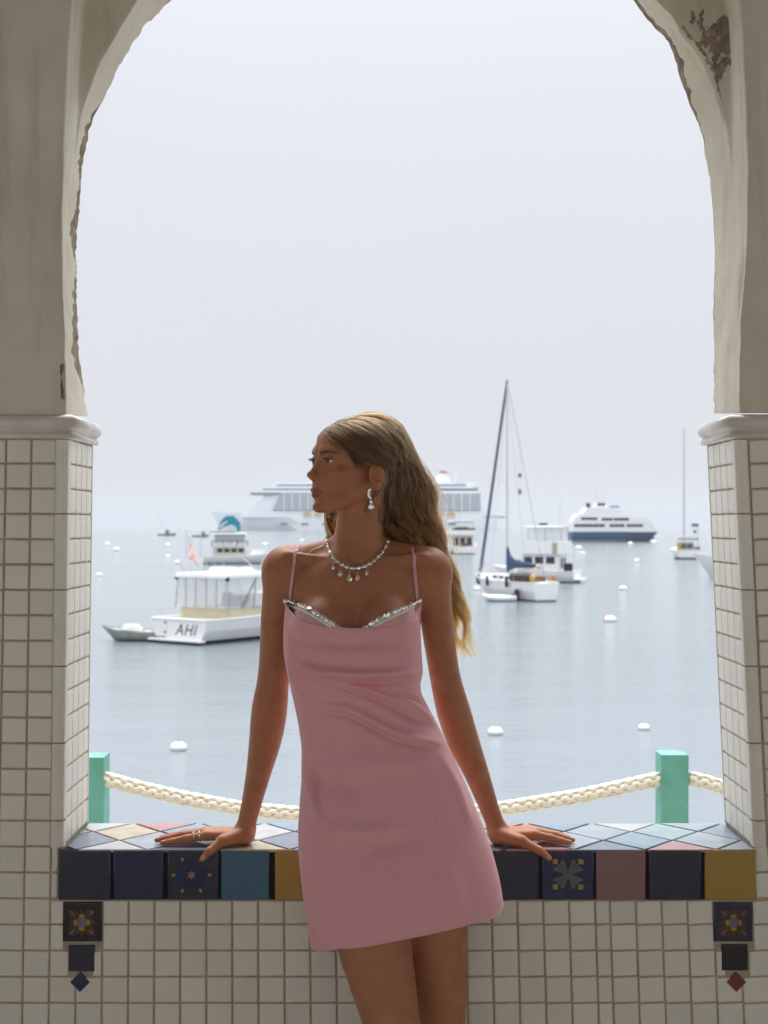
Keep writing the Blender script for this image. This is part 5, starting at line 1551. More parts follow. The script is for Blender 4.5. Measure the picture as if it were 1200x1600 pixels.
for s_ in (1, -1):
    o = MB().ball((0, 0, 0), 0.0122, 28, 20).build('eye', eye_m, person, smooth=True)
    W_ = Matrix.Translation(Vector(from_head((0.0320 * s_, -0.0720, 0.0)))) @ Matrix(HR.tolist()).to_4x4() @ Matrix.Rotation(math.radians(-4), 4, 'Z') @ Matrix.Rotation(math.radians(90), 4, 'Z') @ Matrix.Rotation(math.radians(-90), 4, 'Z')
    o.matrix_basis = W_
    lm = MB()
    for k in range(16):
        u = -0.8 + 1.8 * k / 15
        p0 = V3((0.0325 + 0.0125 * u) * s_, -0.0845 - 0.0018 * (1 - u * u) + 0.0055 * max(0, u) ** 2, 0.0004 + 0.0028 * (1 - u * u))
        dr = V3(s_ * (0.0035 * u + 0.0010), -0.0052, 0.0022)
        pts = [from_head(p0 + dr * t + V3(0, 0, 0.0022) * t * t) for t in (0, 0.35, 0.7, 1.0)]
        lm.tube([Vector(p) for p in pts], [0.00028, 0.00025, 0.0002, 0.00008], 4)
    lm.build('eyelashes', mat('lash', (0.012, 0.008, 0.006), 0.6), person)
    # brow hairs
    bm_ = MB(); rg_ = random.Random(3)
    for k in range(70):
        u = k / 69
        c0 = V3(0.013 + 0.035 * u, 0, 0.0155 + 0.0030 * math.sin(u * 2.5))
        c0[2] += rg_.uniform(-0.0022, 0.0022) * (1 - 0.6 * u)
        c0[0] *= s_
        st = from_head((c0[0], -0.13, c0[2])); dirn = HR @ V3(0, 1, 0)
        t_ = 0.0
        for _ in range(30):
            dd = float(body_sdf((st + dirn * t_)[None])[0])
            t_ += dd
            if dd < 0.0002: break
        p0 = st + dirn * (t_ - 0.0003)
        dv_ = HR @ V3(s_ * 0.0052, -0.0004 + 0.002 * u, 0.0030 * (1 - 1.5 * u))
        bm_.tube([Vector(p0), Vector(p0 + dv_ * 0.6), Vector(p0 + dv_)], [0.00020, 0.00017, 0.00006], 4)
    bm_.build('eyebrow', mat('brow_hair', (0.085, 0.045, 0.025), 0.6), person)
# ------------------------------------------------------------------ dress, jewellery
CAMP = np.array((0.0, -CAM_D, CAM_H))
def on_body(pts, off=0.0, f=body_sdf):
    """where the sight line through a place of the photograph meets the body, lifted by off"""
    D = np.array([A3(x, y, 0.0) - CAMP for x, y in pts]); D /= np.linalg.norm(D, axis=1)[:, None]
    t = np.full(len(D), 2.45)
    for _ in range(60):
        d = f(CAMP + D * t[:, None]) - off
        t += np.clip(d, -0.02, 0.05) * 0.8
    return CAMP + D * t[:, None]

D_PY = [930, 945, 985, 1020, 1050, 1062, 1078, 1100, 1130, 1160, 1190, 1220, 1250, 1290, 1330, 1370, 1400, 1430, 1490]
D_L = [448, 447, 444, 445, 450, 453, 456, 461, 467, 471, 472.5, 471.5, 469.5, 467.5, 468, 472, 475.5, 480, 489]
D_R = [656, 656, 657, 658.5, 660.5, 658, 655, 666, 682, 697, 712, 726, 738.5, 754, 768, 779, 784.5, 787, 788]
D_F = [-0.205, -0.210, -0.226, -0.230, -0.226, -0.222, -0.218, -0.214, -0.216, -0.220, -0.225, -0.231, -0.238, -0.247, -0.256, -0.266, -0.273, -0.280, -0.292]
D_B = [-0.012, -0.012, -0.012, -0.014, -0.018, -0.020, -0.022, -0.026, -0.028, -0.026, -0.022, -0.019, -0.017, -0.016, -0.016, -0.016, -0.016, -0.016, -0.018]
def ease(xs, ys):
    xs = np.array(xs, float); ys = np.array(ys, float)
    g = np.linspace(xs[0], xs[-1], 400); v = np.interp(g, xs, ys)
    for _ in range(26): v[1:-1] = (v[:-2] + 2 * v[1:-1] + v[2:]) / 4
    return lambda p: np.interp(p, g, v)
fL, fR, fF, fB = ease(D_PY, D_L), ease(D_PY, D_R), ease(D_PY, D_F), ease(D_PY, D_B)
HEM_X = [440, 489, 505, 540, 600, 660, 700, 750, 775, 788, 800]; HEM_Y = [1470, 1474, 1480, 1481, 1473, 1461, 1452, 1437, 1424, 1408, 1405]
TOP_X = [440, 446, 452, 462, 480, 505, 530, 556, 585, 612, 632, 645, 652, 657, 665]; TOP_Y = [941, 943.5, 951, 961, 972, 978.5, 981.5, 983, 982.5, 979.5, 973, 962, 951, 943.5, 941]
fH, fT = ease(HEM_X, HEM_Y), ease(TOP_X, TOP_Y)
# folds: polyline, half width (px), height (m); the cloth stands proud along the line
FOLDS = [([(452, 1026), (470, 1040), (505, 1050), (555, 1054), (610, 1053), (657, 1048)], 8, 0.0075),
         ([(455, 1040), (480, 1056), (530, 1066), (600, 1068), (655, 1060)], 5.5, -0.0060),
         ([(480, 1048), (520, 1062), (570, 1076), (620, 1096), (668, 1122)], 6, 0.0048),
         ([(500, 1066), (540, 1075), (590, 1094), (645, 1122), (680, 1140)], 6, -0.0042),
         ([(494, 1101), (540, 1106), (575, 1122), (610, 1142), (660, 1156), (702, 1163)], 7, 0.0045),
         ([(500, 1112), (545, 1119), (580, 1138), (620, 1158), (680, 1172)], 6, -0.0040),
         ([(612, 1084), (640, 1098), (668, 1118), (684, 1138)], 5, 0.0050), ([(624, 1084), (650, 1094), (672, 1110)], 4, -0.0045),
         ([(470, 1180), (480, 1215), (494, 1250), (506, 1285)], 8, 0.0060), ([(486, 1190), (500, 1232), (516, 1275)], 8, -0.0050),
         ([(450, 1026), (458, 1055), (470, 1085)], 6, 0.0055), ([(500, 1318), (545, 1324), (600, 1322), (640, 1312)], 16, -0.0045),
         ([(505, 1296), (560, 1302), (620, 1296)], 16, 0.0040), ([(540, 1200), (600, 1190), (660, 1200)], 20, 0.0030), ([(690, 1180), (715, 1230), (735, 1290)], 9, 0.0040),
         ([(474, 1330), (482, 1400), (498, 1470)], 10, 0.0050), ([(510, 1380), (520, 1470)], 12, -0.0030), ([(700, 1350), (725, 1440)], 14, 0.0040), ([(450, 990), (500, 1004), (560, 1008), (620, 1003), (655, 992)], 12, -0.0035)]
def fold_height(px, py):
    h = np.zeros(len(px))
    for line, w, a in FOLDS:
        best = np.full(len(px), 1e9); u = np.zeros(len(px)); acc = 0.0
        L = [math.dist(line[i], line[i + 1]) for i in range(len(line) - 1)]; T = sum(L)
        for i in range(len(line) - 1):
            ax, ay = line[i]; bx, by = line[i + 1]
            t = np.clip(((px - ax) * (bx - ax) + (py - ay) * (by - ay)) / (L[i] ** 2), 0, 1)
            d = np.hypot(px - ax - t * (bx - ax), py - ay - t * (by - ay))
            m = d < best; best[m] = d[m]; u[m] = (acc + t[m] * L[i]) / T
            acc += L[i]
        h += 2.3 * a * np.exp(-(best / (w * 0.85)) ** 2) * np.sin(np.clip(u, 0.02, 0.98) * math.pi) ** 0.6
    return h
NT, NV = 260, 230
th = np.linspace(0, 2 * math.pi, NT, endpoint=False)
vv = np.linspace(0, 1, NV)
dress_v = np.zeros((NV, NT, 3)); dpx = np.zeros((NV, NT)); dpy = np.zeros((NV, NT))
cth, sth = np.cos(th), np.sin(th)                          # sin > 0: the front
nexp = 2.35
cx_, sy_ = np.sign(cth) * np.abs(cth) ** (2 / nexp), np.sign(sth) * np.abs(sth) ** (2 / nexp)
for it in range(2):
    for i, v in enumerate(vv):
        top = np.where(sth > 0, fT(551 + 106 * cx_), 942.0)
        xh = 637 + 150 * cx_
        hem = fH(xh)
        py = top + (hem - top) * v
        l, r, f_, b_ = fL(py), fR(py), fF(py), fB(py)
        px = (l + r) / 2 + (r - l) / 2 * cx_
        yc = (f_ + b_) / 2; hd = (b_ - f_) / 2
        Y = yc - hd * sy_
        Ye = yc + (Y - yc) * np.clip(sth * 1.3, 0, 1)
        s_ = (CAM_D + yc) / CAM_D / PXM; sz_ = (CAM_D + Ye) / CAM_D / PXM
        dress_v[i, :, 0] = (px - CENTRE) * s_; dress_v[i, :, 1] = Y; dress_v[i, :, 2] = CAM_H - (py - HORIZON) * sz_
        # what the photograph would show of this point
        k = CAM_D / (CAM_D + Y) * PXM
        dpx[i] = CENTRE + dress_v[i, :, 0] * k; dpy[i] = HORIZON + (CAM_H - dress_v[i, :, 2]) * k
V = dress_v.reshape(-1, 3)
# the cowl hangs clear, the cloth below rests on the body
for _ in range(3):
    d = body_sdf(V); m = d < 0.007
    if m.any(): V[m] += body_grad(V[m]) * (0.007 - d[m])[:, None] * np.array((0.25, 1, 0.0)) 
V = V.reshape(NV, NT, 3)
for _ in range(5):                                          # even out
    V[1:-1] = V[1:-1] * 0.5 + 0.125 * (V[:-2] + V[2:] + np.roll(V, 1, 1)[1:-1] + np.roll(V, -1, 1)[1:-1])
V = V.reshape(-1, 3)
fh = fold_height(dpx.ravel(), dpy.ravel()) * np.tile(np.clip(sth * 1.6, 0, 1), NV)
rip = np.array([mnoise.noise(Vector((p[0] * 9, p[1] * 9, p[2] * 6))) for p in V]) * 0.0022
out = np.zeros((NV, NT, 3)); out[:, :, 0] = cx_; out[:, :, 1] = -sy_ * 1.2
out = out.reshape(-1, 3); out /= np.linalg.norm(out, axis=1)[:, None]
V += out * (fh + rip)[:, None]
for _ in range(3):                                          # nowhere inside the body
    d = body_sdf(V); m = d < 0.0045
    if m.any(): V[m] += body_grad(V[m]) * (0.005 - d[m])[:, None] * np.array((0.4, 1, 0.0))
# soft rolled bottom on the right and clear of the wall behind
V[:, 1] = np.where((V[:, 2] < ZS + 0.02) & (V[:, 1] > -0.0165), -0.0165, V[:, 1])
idx = np.arange(NV * NT).reshape(NV, NT)
Fq = np.stack([idx[:-1], np.roll(idx, -1, 1)[:-1], np.roll(idx, -1, 1)[1:], idx[1:]], -1).reshape(-1, 4)
def cloth_material(name, col, sheen=0.25):
    m = bpy.data.materials.new(name); m.use_nodes = True
    N, L = m.node_tree.nodes, m.node_tree.links
    b = N['Principled BSDF']; b.inputs['Roughness'].default_value = 0.62; b.inputs['Specular IOR Level'].default_value = 0.30
    b.inputs['Sheen Weight'].default_value = sheen; b.inputs['Sheen Roughness'].default_value = 0.4
    tc = N.new('ShaderNodeTexCoord')
    n = N.new('ShaderNodeTexNoise'); n.inputs['Scale'].default_value = 520; n.inputs['Detail'].default_value = 4; L.new(tc.outputs['Object'], n.inputs['Vector'])
    r = N.new('ShaderNodeMapRange'); r.inputs['From Min'].default_value = 0.3; r.inputs['From Max'].default_value = 0.7; r.inputs['To Min'].default_value = 0.88; r.inputs['To Max'].default_value = 1.09; L.new(n.outputs['Fac'], r.inputs['Value'])
    h = N.new('ShaderNodeHueSaturation'); h.inputs['Color'].default_value = col + (1,); L.new(r.outputs[0], h.inputs['Value']); L.new(h.outputs[0], b.inputs['Base Color'])
    w1 = N.new('ShaderNodeTexWave'); w1.inputs['Scale'].default_value = 420; w1.bands_direction = 'X'; w1.inputs['Distortion'].default_value = 2.0
    w2 = N.new('ShaderNodeTexWave'); w2.inputs['Scale'].default_value = 420; w2.bands_direction = 'Z'; w2.inputs['Distortion'].default_value = 2.0
    ad = N.new('ShaderNodeMath'); ad.operation = 'ADD'
    for w in (w1, w2): L.new(tc.outputs['Object'], w.inputs['Vector'])
    L.new(w1.outputs['Fac'], ad.inputs[0]); L.new(w2.outputs['Fac'], ad.inputs[1])
    bp = N.new('ShaderNodeBump'); bp.inputs['Strength'].default_value = 0.12; bp.inputs['Distance'].default_value = 0.001
    L.new(ad.outputs[0], bp.inputs['Height']); L.new(bp.outputs[0], b.inputs['Normal'])
    return m
pink = cloth_material('pink_crepe', (0.76, 0.38, 0.41))
dress = np_mesh('dress', V, Fq[:, ::-1], pink, person)
so = dress.modifiers.new('thick', 'SOLIDIFY'); so.thickness = 0.0022; so.offset = 0.0
# hem and neck edge: a stitched roll
for row, nm in ((0, 'neckline_edge'), (NV - 1, 'hem_edge')):
    pts = [Vector(p) for p in V.reshape(NV, NT, 3)[row][::2]]; pts.append(pts[0])
    MB().tube(pts, 0.0019, 6, cap=False).build(nm, pink, dress, smooth=True)

# cups of the bodice, lying on the bust above the cowl
def patch(name, upper, lower, m, parent, off, n=40, k=14):
    U = resample(upper, n); Lw = resample(lower, n)
    P = np.concatenate([U * (1 - t) + Lw * t for t in np.linspace(0, 1, k)])
    W = on_body(P, off)
    ii = np.arange(n * k).reshape(k, n)
    o = np_mesh(name, W, np.stack([ii[:-1, :-1], ii[1:, :-1], ii[1:, 1:], ii[:-1, 1:]], -1).reshape(-1, 4), m, parent)
    o.modifiers.new('thick', 'SOLIDIFY').thickness = 0.002
    return o
satin = cloth_material('pink_satin', (0.70, 0.40, 0.42), 0.1)
TR_L = [(446.5, 938), (458, 941), (472, 946), (488, 954), (503, 963), (516, 972), (527, 979.5)]
TR_R = [(655.5, 938), (645, 943), (630, 949), (612, 957), (596, 965), (582, 973), (569, 980.5)]
patch('cup', TR_L, [(446, 972), (470, 986), (500, 992), (530, 993)], satin, dress, 0.003)
patch('cup', TR_R, [(657, 972), (632, 986), (600, 992), (566, 993)], satin, dress, 0.003)

# crystal trim: a row of cut stones and a row of small pearls
def gem_material():
    m = bpy.data.materials.new('cut_crystal'); m.use_nodes = True
    b = m.node_tree.nodes['Principled BSDF']
    b.inputs['Base Color'].default_value = (0.92, 0.91, 0.88, 1); b.inputs['Metallic'].default_value = 0.6; b.inputs['Roughness'].default_value = 0.10
    return m
gem_m = gem_material()
pearl_m = mat('pearl', (0.86, 0.83, 0.77), 0.22, 0.1, 90, coat=0.5)
metal_m = mat('old_silver', (0.50, 0.44, 0.34), 0.3, 0.2, 60, metallic=0.9)
rg = random.Random(11)
def gem(mb, c, n, u, r, h=None, sides=8, squash=1.0):
    """brilliant: table, crown, girdle, standing out along n"""
    c, n, u = Vector(c), Vector(n).normalized(), Vector(u)
    u = (u - n * u.dot(n)).normalized(); w = n.cross(u)
    h = h or r * 0.75; ph = rg.uniform(0, 1)
    rings = []
    for rad, hh in ((0.75, -0.3), (1.0, 0.15), (0.55, 0.85)):
        rings.append([c + (u * math.cos(2 * math.pi * (k + ph) / sides) * squash + w * math.sin(2 * math.pi * (k + ph) / sides)) * r * rad + n * h * hh for k in range(sides)])
    mb.loft(rings)
def frames(path, off, n):
    P = resample(path, n)
    W = on_body(P, off); G = body_grad(W)
    return W, G
for path in (TR_L, TR_R):
    W, G = frames([(x, y + 1.0) for x, y in path], 0.0055, 22)
    mb = MB(); st = MB()
    for i in range(0, 22):
        tng = W[min(i + 1, 21)] - W[max(i - 1, 0)]
        dn = np.cross(tng, G[i]); dn /= np.linalg.norm(dn)
        if dn[2] > 0: dn = -dn
        if i % 2 == 0 or True:
            big = 0.0064 if i % 3 else 0.0080
            gem(mb, W[i] - dn * (0.0006 if i % 2 else -0.0006), G[i] + np.array((rg.uniform(-.35, .35), rg.uniform(-.35, .35), rg.uniform(-.35, .35))), tng, big * 0.80, sides=8, squash=1.0 if i % 3 else 1.25)
    tag(mb.build('crystal_row', gem_m, dress), kind='stuff')
    W2, G2 = frames([(x, y + 7.5) for x, y in path], 0.0062, 30)
    pb = MB()
    for i in range(30): pb.ball(W2[i], 0.0032, 8, 6)
    tag(pb.build('pearl_row', pearl_m, dress, smooth=True), kind='stuff')
    sm = MB().tube([Vector(p) for p in frames([(x, y + 3) for x, y in path], 0.0016, 24)[0]], 0.0030, 6)
    sm.build('trim_band', satin, dress, smooth=True)

# straps
def strap(front, back):
    W = on_body(resample(front, 26), 0.0016)
    B = np.array([A3(*p) for p in back])
    P = np.vstack([W, B])
    for _ in range(12):
        P[20:-1] = (P[19:-2] + 2 * P[20:-1] + P[21:]) / 4
    for _ in range(4):
        d = body_sdf(P); m = d < 0.0016
        if m.any(): P[m] += body_grad(P[m]) * (0.0016 - d[m])[:, None]
    rings = []
    for i in range(len(P)):
        t = P[min(i + 1, len(P) - 1)] - P[max(i - 1, 0)]; t /= np.linalg.norm(t)
        g = body_grad(P[i][None])[0]; s_ = np.cross(t, g); s_ /= np.linalg.norm(s_)
        rings.append([Vector(P[i] + s_ * 0.0032 * a + g * 0.0011 * b_) for a, b_ in ((-1, -1), (1, -1), (1, 1), (-1, 1))])
    MB().loft(rings).build('strap', satin, dress)
strap([(453, 940), (455, 915), (458, 890), (461, 868), (463, 856)], [(465, 848, -0.07), (468, 846, -0.05), (472, 850, -0.030), (476, 866, -0.010), (480, 890, 0.000), (485, 930, 0.000), (486, 952, -0.004)])
strap([(652, 939), (650, 915), (648, 890), (647, 872), (646, 862)], [(645, 852, -0.07), (644, 850, -0.05), (642, 852, -0.030), (640, 866, -0.010), (636, 890, 0.000), (630, 930, 0.000), (628, 952, -0.004)])

# necklace
NK = [(510, 836), (511, 849), (514, 860), (519, 870), (527, 878.5), (537, 884.5), (548, 888), (558, 888.5), (568, 886), (579, 880.5), (589, 873), (597, 864), (603, 855), (606, 846)]
neck = empty('necklace'); neck.parent = person
W, G = frames(NK, 0.0034, 33)
mb = MB()
for i in range(33):
    tng = W[min(i + 1, 32)] - W[max(i - 1, 0)]
    gem(mb, W[i], G[i], tng, 0.0026 if i % 2 else 0.0047, sides=8)
tag(mb.build('stone_row', gem_m, neck), kind='stuff')
MB().tube([Vector(p) for p in W - G * 0.0012], 0.0011, 6).build('setting_chain', metal_m, neck, smooth=True)
for (x, y, ln, r) in ((521, 872, 14, 0.0056), (532, 882.5, 13, 0.0066), (546.5, 888, 15, 0.0072), (559, 888.5, 13, 0.0066), (573, 884.5, 10, 0.0056)):
    Wd, Gd = frames([(x, y), (x, y + ln * 0.5), (x - 0.3, y + ln)], 0.0030, 5)
    d_ = MB().tube([Vector(p) for p in Wd], 0.0007, 5)
    n_ = Gd[-1]; u_ = np.array((0, 0, 1.0)); u_ -= n_ * n_[2]; u_ /= np.linalg.norm(u_)
    w_ = np.cross(n_, u_); c_ = Wd[-1]
    ring_o = [Vector(c_ + u_ * a * r * 1.25 + w_ * b_ * r) for a, b_ in ((1.2, 0), (0.35, 0.6), (-0.35, 0.85), (-0.85, 0.45), (-0.98, 0), (-0.85, -0.45), (-0.35, -0.85), (0.35, -0.6))]
    ctr = Vector(c_)
    rin = [ctr + (p - ctr) * 0.5 + Vector(n_) * r * 0.7 for p in ring_o]; rbk = [ctr + (p - ctr) * 0.7 - Vector(n_) * r * 0.25 for p in ring_o]
    d_.loft([rbk, ring_o, rin])
    d_.build('drop', gem_m, neck)

# earring
er = empty('earring'); er.parent = person
e0 = A3(579, 764, 0) ; e0 = np.array(on_body([(579, 764)], 0.003)[0])
tw = np.array((-0.35, -1, 0.05)); tw /= np.linalg.norm(tw)
mb = MB()
for a in range(7):
    an = math.radians(100 + a * 28)
    gem(mb, e0 + np.array((0.0042 * math.cos(an), -0.001, -0.010 + 0.0088 * math.sin(an))), tw, (1, 0, 0), 0.0033)
mb.build('hoop', gem_m, er)
mb = MB(); gem(mb, e0 + np.array((0.0012, -0.001, -0.0275)), tw, (1, 0, 0), 0.0042); mb.build('small_stone', gem_m, er)
mb = MB(); gem(mb, e0 + np.array((0.0012, -0.001, -0.0385)), tw, (1, 0, 0), 0.0072, sides=10); mb.build('large_stone', gem_m, er)
MB().tube([Vector(e0 + np.array((0.0008, 0, -0.001))), Vector(e0 + np.array((0.0012, -0.001, -0.034)))], 0.0007, 5).build('hook', metal_m, er)

# rings on the hand on the left
fp, fr_ = HAND['L']['fingers'][0][0], HAND['L']['fingers'][0][1]
for j, t in enumerate((0.34, 0.62)):
    for fi in (0,):
        c = fp[0] * (1 - t) + fp[1] * t; ax_ = fp[1] - fp[0]; ax_ = ax_ / np.linalg.norm(ax_)
        rr = (fr_[0] * (1 - t) + fr_[1] * t) + 0.0008
        u_ = np.cross(ax_, (0, 0, 1.0)); u_ /= np.linalg.norm(u_); w_ = np.cross(u_, ax_)
        ring_ = MB().tube([Vector(c + (u_ * math.cos(a) + w_ * math.sin(a)) * rr) for a in [k * math.pi / 12 for k in range(25)]], 0.0011, 6, cap=False)
        ro = ring_.build('ring', metal_m, person, smooth=True)
        mb = MB()
        for q in range(5):
            a = math.radians(-160 + q * 30)
            gem(mb, c + (u_ * math.cos(a) * (1 if u_[1] > 0 else -1) + w_ * abs(math.sin(a))) * (rr + 0.0012), (u_ * math.cos(a) * (1 if u_[1] > 0 else -1) + w_ * abs(math.sin(a))), ax_, 0.0020)
        mb.build('ring_stones', gem_m, ro)
# ------------------------------------------------------------------ hair: strands grown from the scalp
hr = np.random.default_rng(5)
SK_C = V3(0, 0.015, 0.026); SK_R = V3(0.072, 0.093, 0.065)
def spl(C, n):
    C = np.asarray(C, float)
    d = np.r_[0, np.cumsum(np.sqrt(np.maximum(np.linalg.norm(np.diff(C, axis=0), axis=1), 1e-6)))]
    t = np.linspace(0, d[-1], n)
    Q = np.vstack([2 * C[0] - C[1], C, 2 * C[-1] - C[-2]]); k = np.r_[d[0] - (d[1] - d[0]), d, d[-1] + (d[-1] - d[-2])]
    i = np.clip(np.searchsorted(k, t, side='right') - 1, 1, len(k) - 3)
    u = ((t - k[i]) / (k[i + 1] - k[i]))[:, None]
    m1 = (Q[i + 1] - Q[i - 1]) / (k[i + 1] - k[i - 1])[:, None] * (k[i + 1] - k[i])[:, None]
    m2 = (Q[i + 2] - Q[i]) / (k[i + 2] - k[i])[:, None] * (k[i + 1] - k[i])[:, None]
    return (2 * u ** 3 - 3 * u ** 2 + 1) * Q[i] + (u ** 3 - 2 * u ** 2 + u) * m1 + (-2 * u ** 3 + 3 * u ** 2) * Q[i + 1] + (u ** 3 - u ** 2) * m2
NPT = 44
def surf(dirs, h):
    """points over the skull in direction dirs, h above it"""
    dirs = dirs / np.linalg.norm(dirs, axis=1)[:, None]
    r = 1 / np.linalg.norm(dirs / SK_R, axis=1)
    return SK_C + dirs * (r + h)[:, None]
LV = [760, 800, 835, 872, 925, 980, 1034]
XA = [588, 571, 584, 620, 648, 664, 676]; XB = [681, 690, 698, 709, 727, 740, 749]
YA = [-0.112, -0.084, -0.036, 0.004, 0.020, 0.030, 0.034]; YB = [-0.030, -0.008, 0.016, 0.032, 0.045, 0.050, 0.050]
def strand(root, near, a, b, h, ph, amp, end, lift=0.0):
    """root: direction on the skull; a: 0 front .. 1 back of the fall; b: depth jitter"""
    tgt = V3(0.058, 0.066 + 0.02 * a, -0.030) if near else V3(-0.050, 0.080, -0.030)
    tgt = tgt - SK_C * V3(0, 1, 1) * 0
    if near: tgt = tgt * (1 - a * 0.55) + V3(0.012, 0.100, -0.020) * a * 0.55
    d0 = root / np.linalg.norm(root); d1 = (tgt - SK_C) / np.linalg.norm(tgt - SK_C)
    om = math.acos(max(-1, min(1, float(d0 @ d1)))); 
    ts = np.linspace(0, 1, 6)[:-1] if om > 0.25 else np.array([0.0, 0.5])
    if near and len(ts) > 2: ts = ts[:max(2, 5 - int(round(2.6 * a)))]     # the outer hair leaves the skull high up and hangs free
    D = np.array([(math.sin((1 - t) * om) * d0 + math.sin(t * om) * d1) / max(math.sin(om), 1e-4) for t in ts])
    if near and root[2] + SK_C[2] < 0.02 and root[1] < 0.02: D[:, 2] += 0.42 * np.sin(ts * math.pi)      # combed up over the ear
    hh = h * (0.15 + 0.85 * np.minimum(1, ts * 3.0)) + lift * np.sin(ts * math.pi) + 0.030 * a * ts
    S = surf(D, hh)
    pts = [from_head(p) for p in S]
    if near and len(ts) > 2 and a > 0.35: pts.append(A3(598 + 72 * a, 738, -0.108 + 0.068 * a + b))
    for y, xa, xb, ya, yb in zip(LV, XA, XB, YA, YB):
        if near: pts.append(A3(xa + (xb - xa) * a, y, ya + (yb - ya) * a + b))
        else:
            pts.append(A3(512 + 26 * a + (y - 800) * 0.02 + (18 if y < 790 else 0), y, 0.0 + (y - 760) * 0.0006 + b + 0.02 * a))
        if y >= end: break
    P = spl(pts, NPT)
    # waves, growing below the ear
    z = P[:, 2]; k = np.clip((from_head((0, 0, -0.01))[2] - z) / 0.10, 0, 1)
    P[:, 0] += k * amp * np.sin(2 * math.pi * z / 0.088 + ph)
    P[:, 1] += k * amp * 0.8 * np.cos(2 * math.pi * z / 0.088 + ph * 1.3)
    return P
def face_side(p):                                         # > 0 inside the bare face and around the ear
    e = np.linalg.norm((p - V3(0, -0.072, -0.020)) / V3(0.066, 0.064, 0.079))
    return 1 - e
roots = []
while len(roots) < 6200:
    d = hr.normal(size=3); d /= np.linalg.norm(d)
    p = surf(d[None], np.zeros(1))[0]
    if face_side(p) > -0.01: continue
    if p[2] < -0.030: continue
    if p[1] < 0.030 and p[2] < -0.006 and abs(p[0]) > 0.03: continue
    roots.append(p - SK_C)
roots = np.array(roots)
NCL = 84
cl = hr.choice(len(roots), NCL, replace=False)
cid = np.argmin(((roots[:, None, :] - roots[cl][None]) ** 2 * V3(1, 1, 1)).sum(-1), axis=1)
def a_of(r):
    near = r[0] > -0.014
    f = max(0.0, (r[1] + 0.075) / 0.165 + 0.40 * (r[2] - 0.03) / 0.065) ** 1.3
    return near, f
cprm = []
for c in range(NCL):
    near, f = a_of(roots[cl[c]])
    a = float(np.clip(0.05 + 0.95 * f + hr.normal(0, 0.16), 0, 1))
    cprm.append((near, a, hr.normal(0, 0.007), hr.uniform(0, 6.28), hr.uniform(0.006, 0.013), hr.uniform(0.003, 0.017), hr.choice([980, 1034, 1034])))
guides = [strand(roots[cl[c]], *cprm[c][:3], cprm[c][5], cprm[c][3], cprm[c][4], cprm[c][6]) for c in range(NCL)]
S_ALL = []
for i in range(len(roots)):
    near, a, b_, ph, amp, h, end = cprm[cid[i]]
    nr, f = a_of(roots[i])
    if nr != near: near = nr
    aa = float(np.clip(0.72 * a + 0.28 * (0.05 + 0.95 * f) + hr.normal(0, 0.05), -0.02, 1.03))
    hh = max(0.002, h + hr.normal(0, 0.0028))
    P = strand(roots[i], near, aa, b_ + hr.normal(0, 0.006), hh, ph + hr.normal(0, 0.25), amp * hr.uniform(0.8, 1.2), end)
    if near == cprm[cid[i]][0]:
        w = (np.linspace(0, 1, NPT) ** 0.9 * 0.80)[:, None]
        off = hr.normal(0, 0.0036, 3) * V3(1, 1, 0.3)
        P = P * (1 - w) + (guides[cid[i]] + off) * w
    cut = 1 - 0.26 * hr.uniform(0, 1) ** 1.6
    if cut < 0.999: P = spl(P[:max(6, int(NPT * cut))], NPT)
    S_ALL.append(P)
# loose single hairs round the head
for _ in range(110):
    r = roots[hr.integers(len(roots))]; near, f = a_of(r)
    if not near: continue
    P = strand(r, near, float(np.clip(f + hr.normal(0, 0.2), 0, 1.06)), hr.normal(0, 0.01), hr.uniform(0.006, 0.021), hr.uniform(0, 6), hr.uniform(0.003, 0.008), hr.choice([925, 980, 1034]), lift=hr.uniform(0, 0.008))
    S_ALL.append(P)
S_ALL = np.array(S_ALL)
# keep the strands out of the body
Pf = S_ALL[:, 1:].reshape(-1, 3)
for _ in range(3):
    d = body_sdf(Pf); m = d < 0.0022
    if not m.any(): break
    Pf[m] += body_grad(Pf[m]) * np.minimum(0.0025 - d[m], 0.03)[:, None]
S_ALL[:, 1:] = Pf.reshape(len(S_ALL), -1, 3)
for _ in range(2): S_ALL[:, 2:-1] = (S_ALL[:, 1:-2] + 2 * S_ALL[:, 2:-1] + S_ALL[:, 3:]) / 4
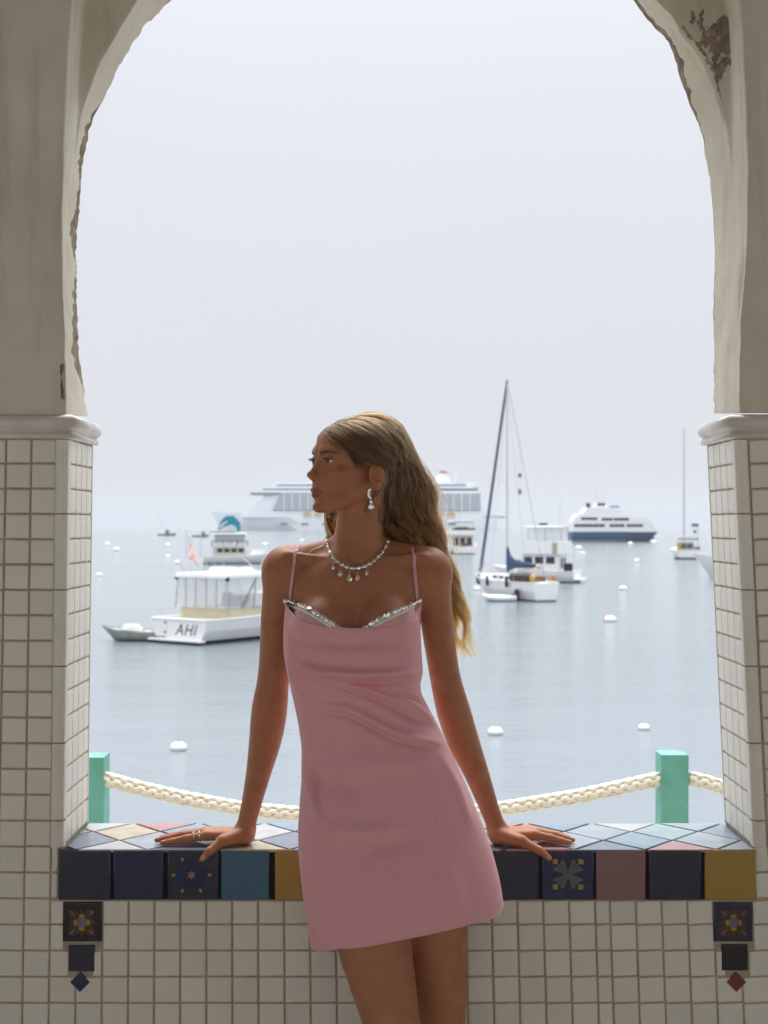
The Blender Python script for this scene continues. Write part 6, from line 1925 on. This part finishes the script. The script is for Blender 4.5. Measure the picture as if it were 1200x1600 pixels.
# the wisp that falls over the shoulder on the left
w_pts = [(513, 806), (511, 830), (509, 846), (503, 853), (490, 857), (482, 863), (475, 872), (466, 878), (460, 877), (457, 873)]
w_base = on_body(resample(w_pts, NPT), 0.0025)
w_base[:8] = np.array([A3(513 - 0.4 * k, 806 + 6 * k, -0.075) for k in range(8)]) * np.linspace(1, 0.2, 8)[:, None] + w_base[:8] * np.linspace(0, 0.8, 8)[:, None]
wisps = [w_base + hr.normal(0, 0.0005, 3) + np.cumsum(hr.normal(0, 0.00008, (NPT, 3)), 0) for _ in range(4)]
w2 = on_body(resample([(600, 842), (610, 850), (624, 855), (638, 857), (650, 853), (662, 846)], NPT), 0.003)
wisps += [w2 + hr.normal(0, 0.0008, 3) + np.cumsum(hr.normal(0, 0.0001, (NPT, 3)), 0) for _ in range(4)]
S_ALL = np.concatenate([S_ALL, np.array(wisps)])

def hair_material():
    m = bpy.data.materials.new('hair'); m.use_nodes = True
    N, L = m.node_tree.nodes, m.node_tree.links
    N.remove(N['Principled BSDF'])
    b = N.new('ShaderNodeBsdfHairPrincipled'); b.parametrization = 'COLOR'
    hi = N.new('ShaderNodeHairInfo')
    cr = N.new('ShaderNodeValToRGB'); e = cr.color_ramp.elements
    e[0].position = 0.0; e[0].color = (0.040, 0.021, 0.0095, 1); e[1].position = 1.0; e[1].color = (0.31, 0.165, 0.060, 1)
    x = e.new(0.45); x.color = (0.115, 0.058, 0.022, 1)
    L.new(hi.outputs['Intercept'], cr.inputs['Fac'])
    r = N.new('ShaderNodeMapRange'); r.inputs['To Min'].default_value = 0.5; r.inputs['To Max'].default_value = 1.6
    L.new(hi.outputs['Random'], r.inputs['Value'])
    hs = N.new('ShaderNodeHueSaturation'); L.new(cr.outputs[0], hs.inputs['Color']); L.new(r.outputs[0], hs.inputs['Value'])
    L.new(hs.outputs[0], b.inputs['Color'])
    b.inputs['Roughness'].default_value = 0.34; b.inputs['Radial Roughness'].default_value = 0.4
    b.inputs['Random Roughness'].default_value = 0.2
    L.new(b.outputs[0], N['Material Output'].inputs['Surface'])
    return m
hd = bpy.data.hair_curves.new('hair')
hd.add_curves([NPT] * len(S_ALL))
hd.attributes['position'].data.foreach_set('vector', S_ALL.astype(np.float32).ravel())
ra = hd.attributes.new('radius', 'FLOAT', 'POINT') if 'radius' not in hd.attributes else hd.attributes['radius']
prof = np.interp(np.linspace(0, 1, NPT), [0, 0.05, 0.7, 1.0], [0.5, 1.0, 0.9, 0.25])
rad = (prof[None, :] * hr.uniform(0.00045, 0.00085, (len(S_ALL), 1)))
rad[-8:] = 0.00020; rad[len(roots):-8] *= 0.6
ra.data.foreach_set('value', rad.astype(np.float32).ravel())
hd.materials.append(hair_material())
hair = link(bpy.data.objects.new('hair', hd), person)
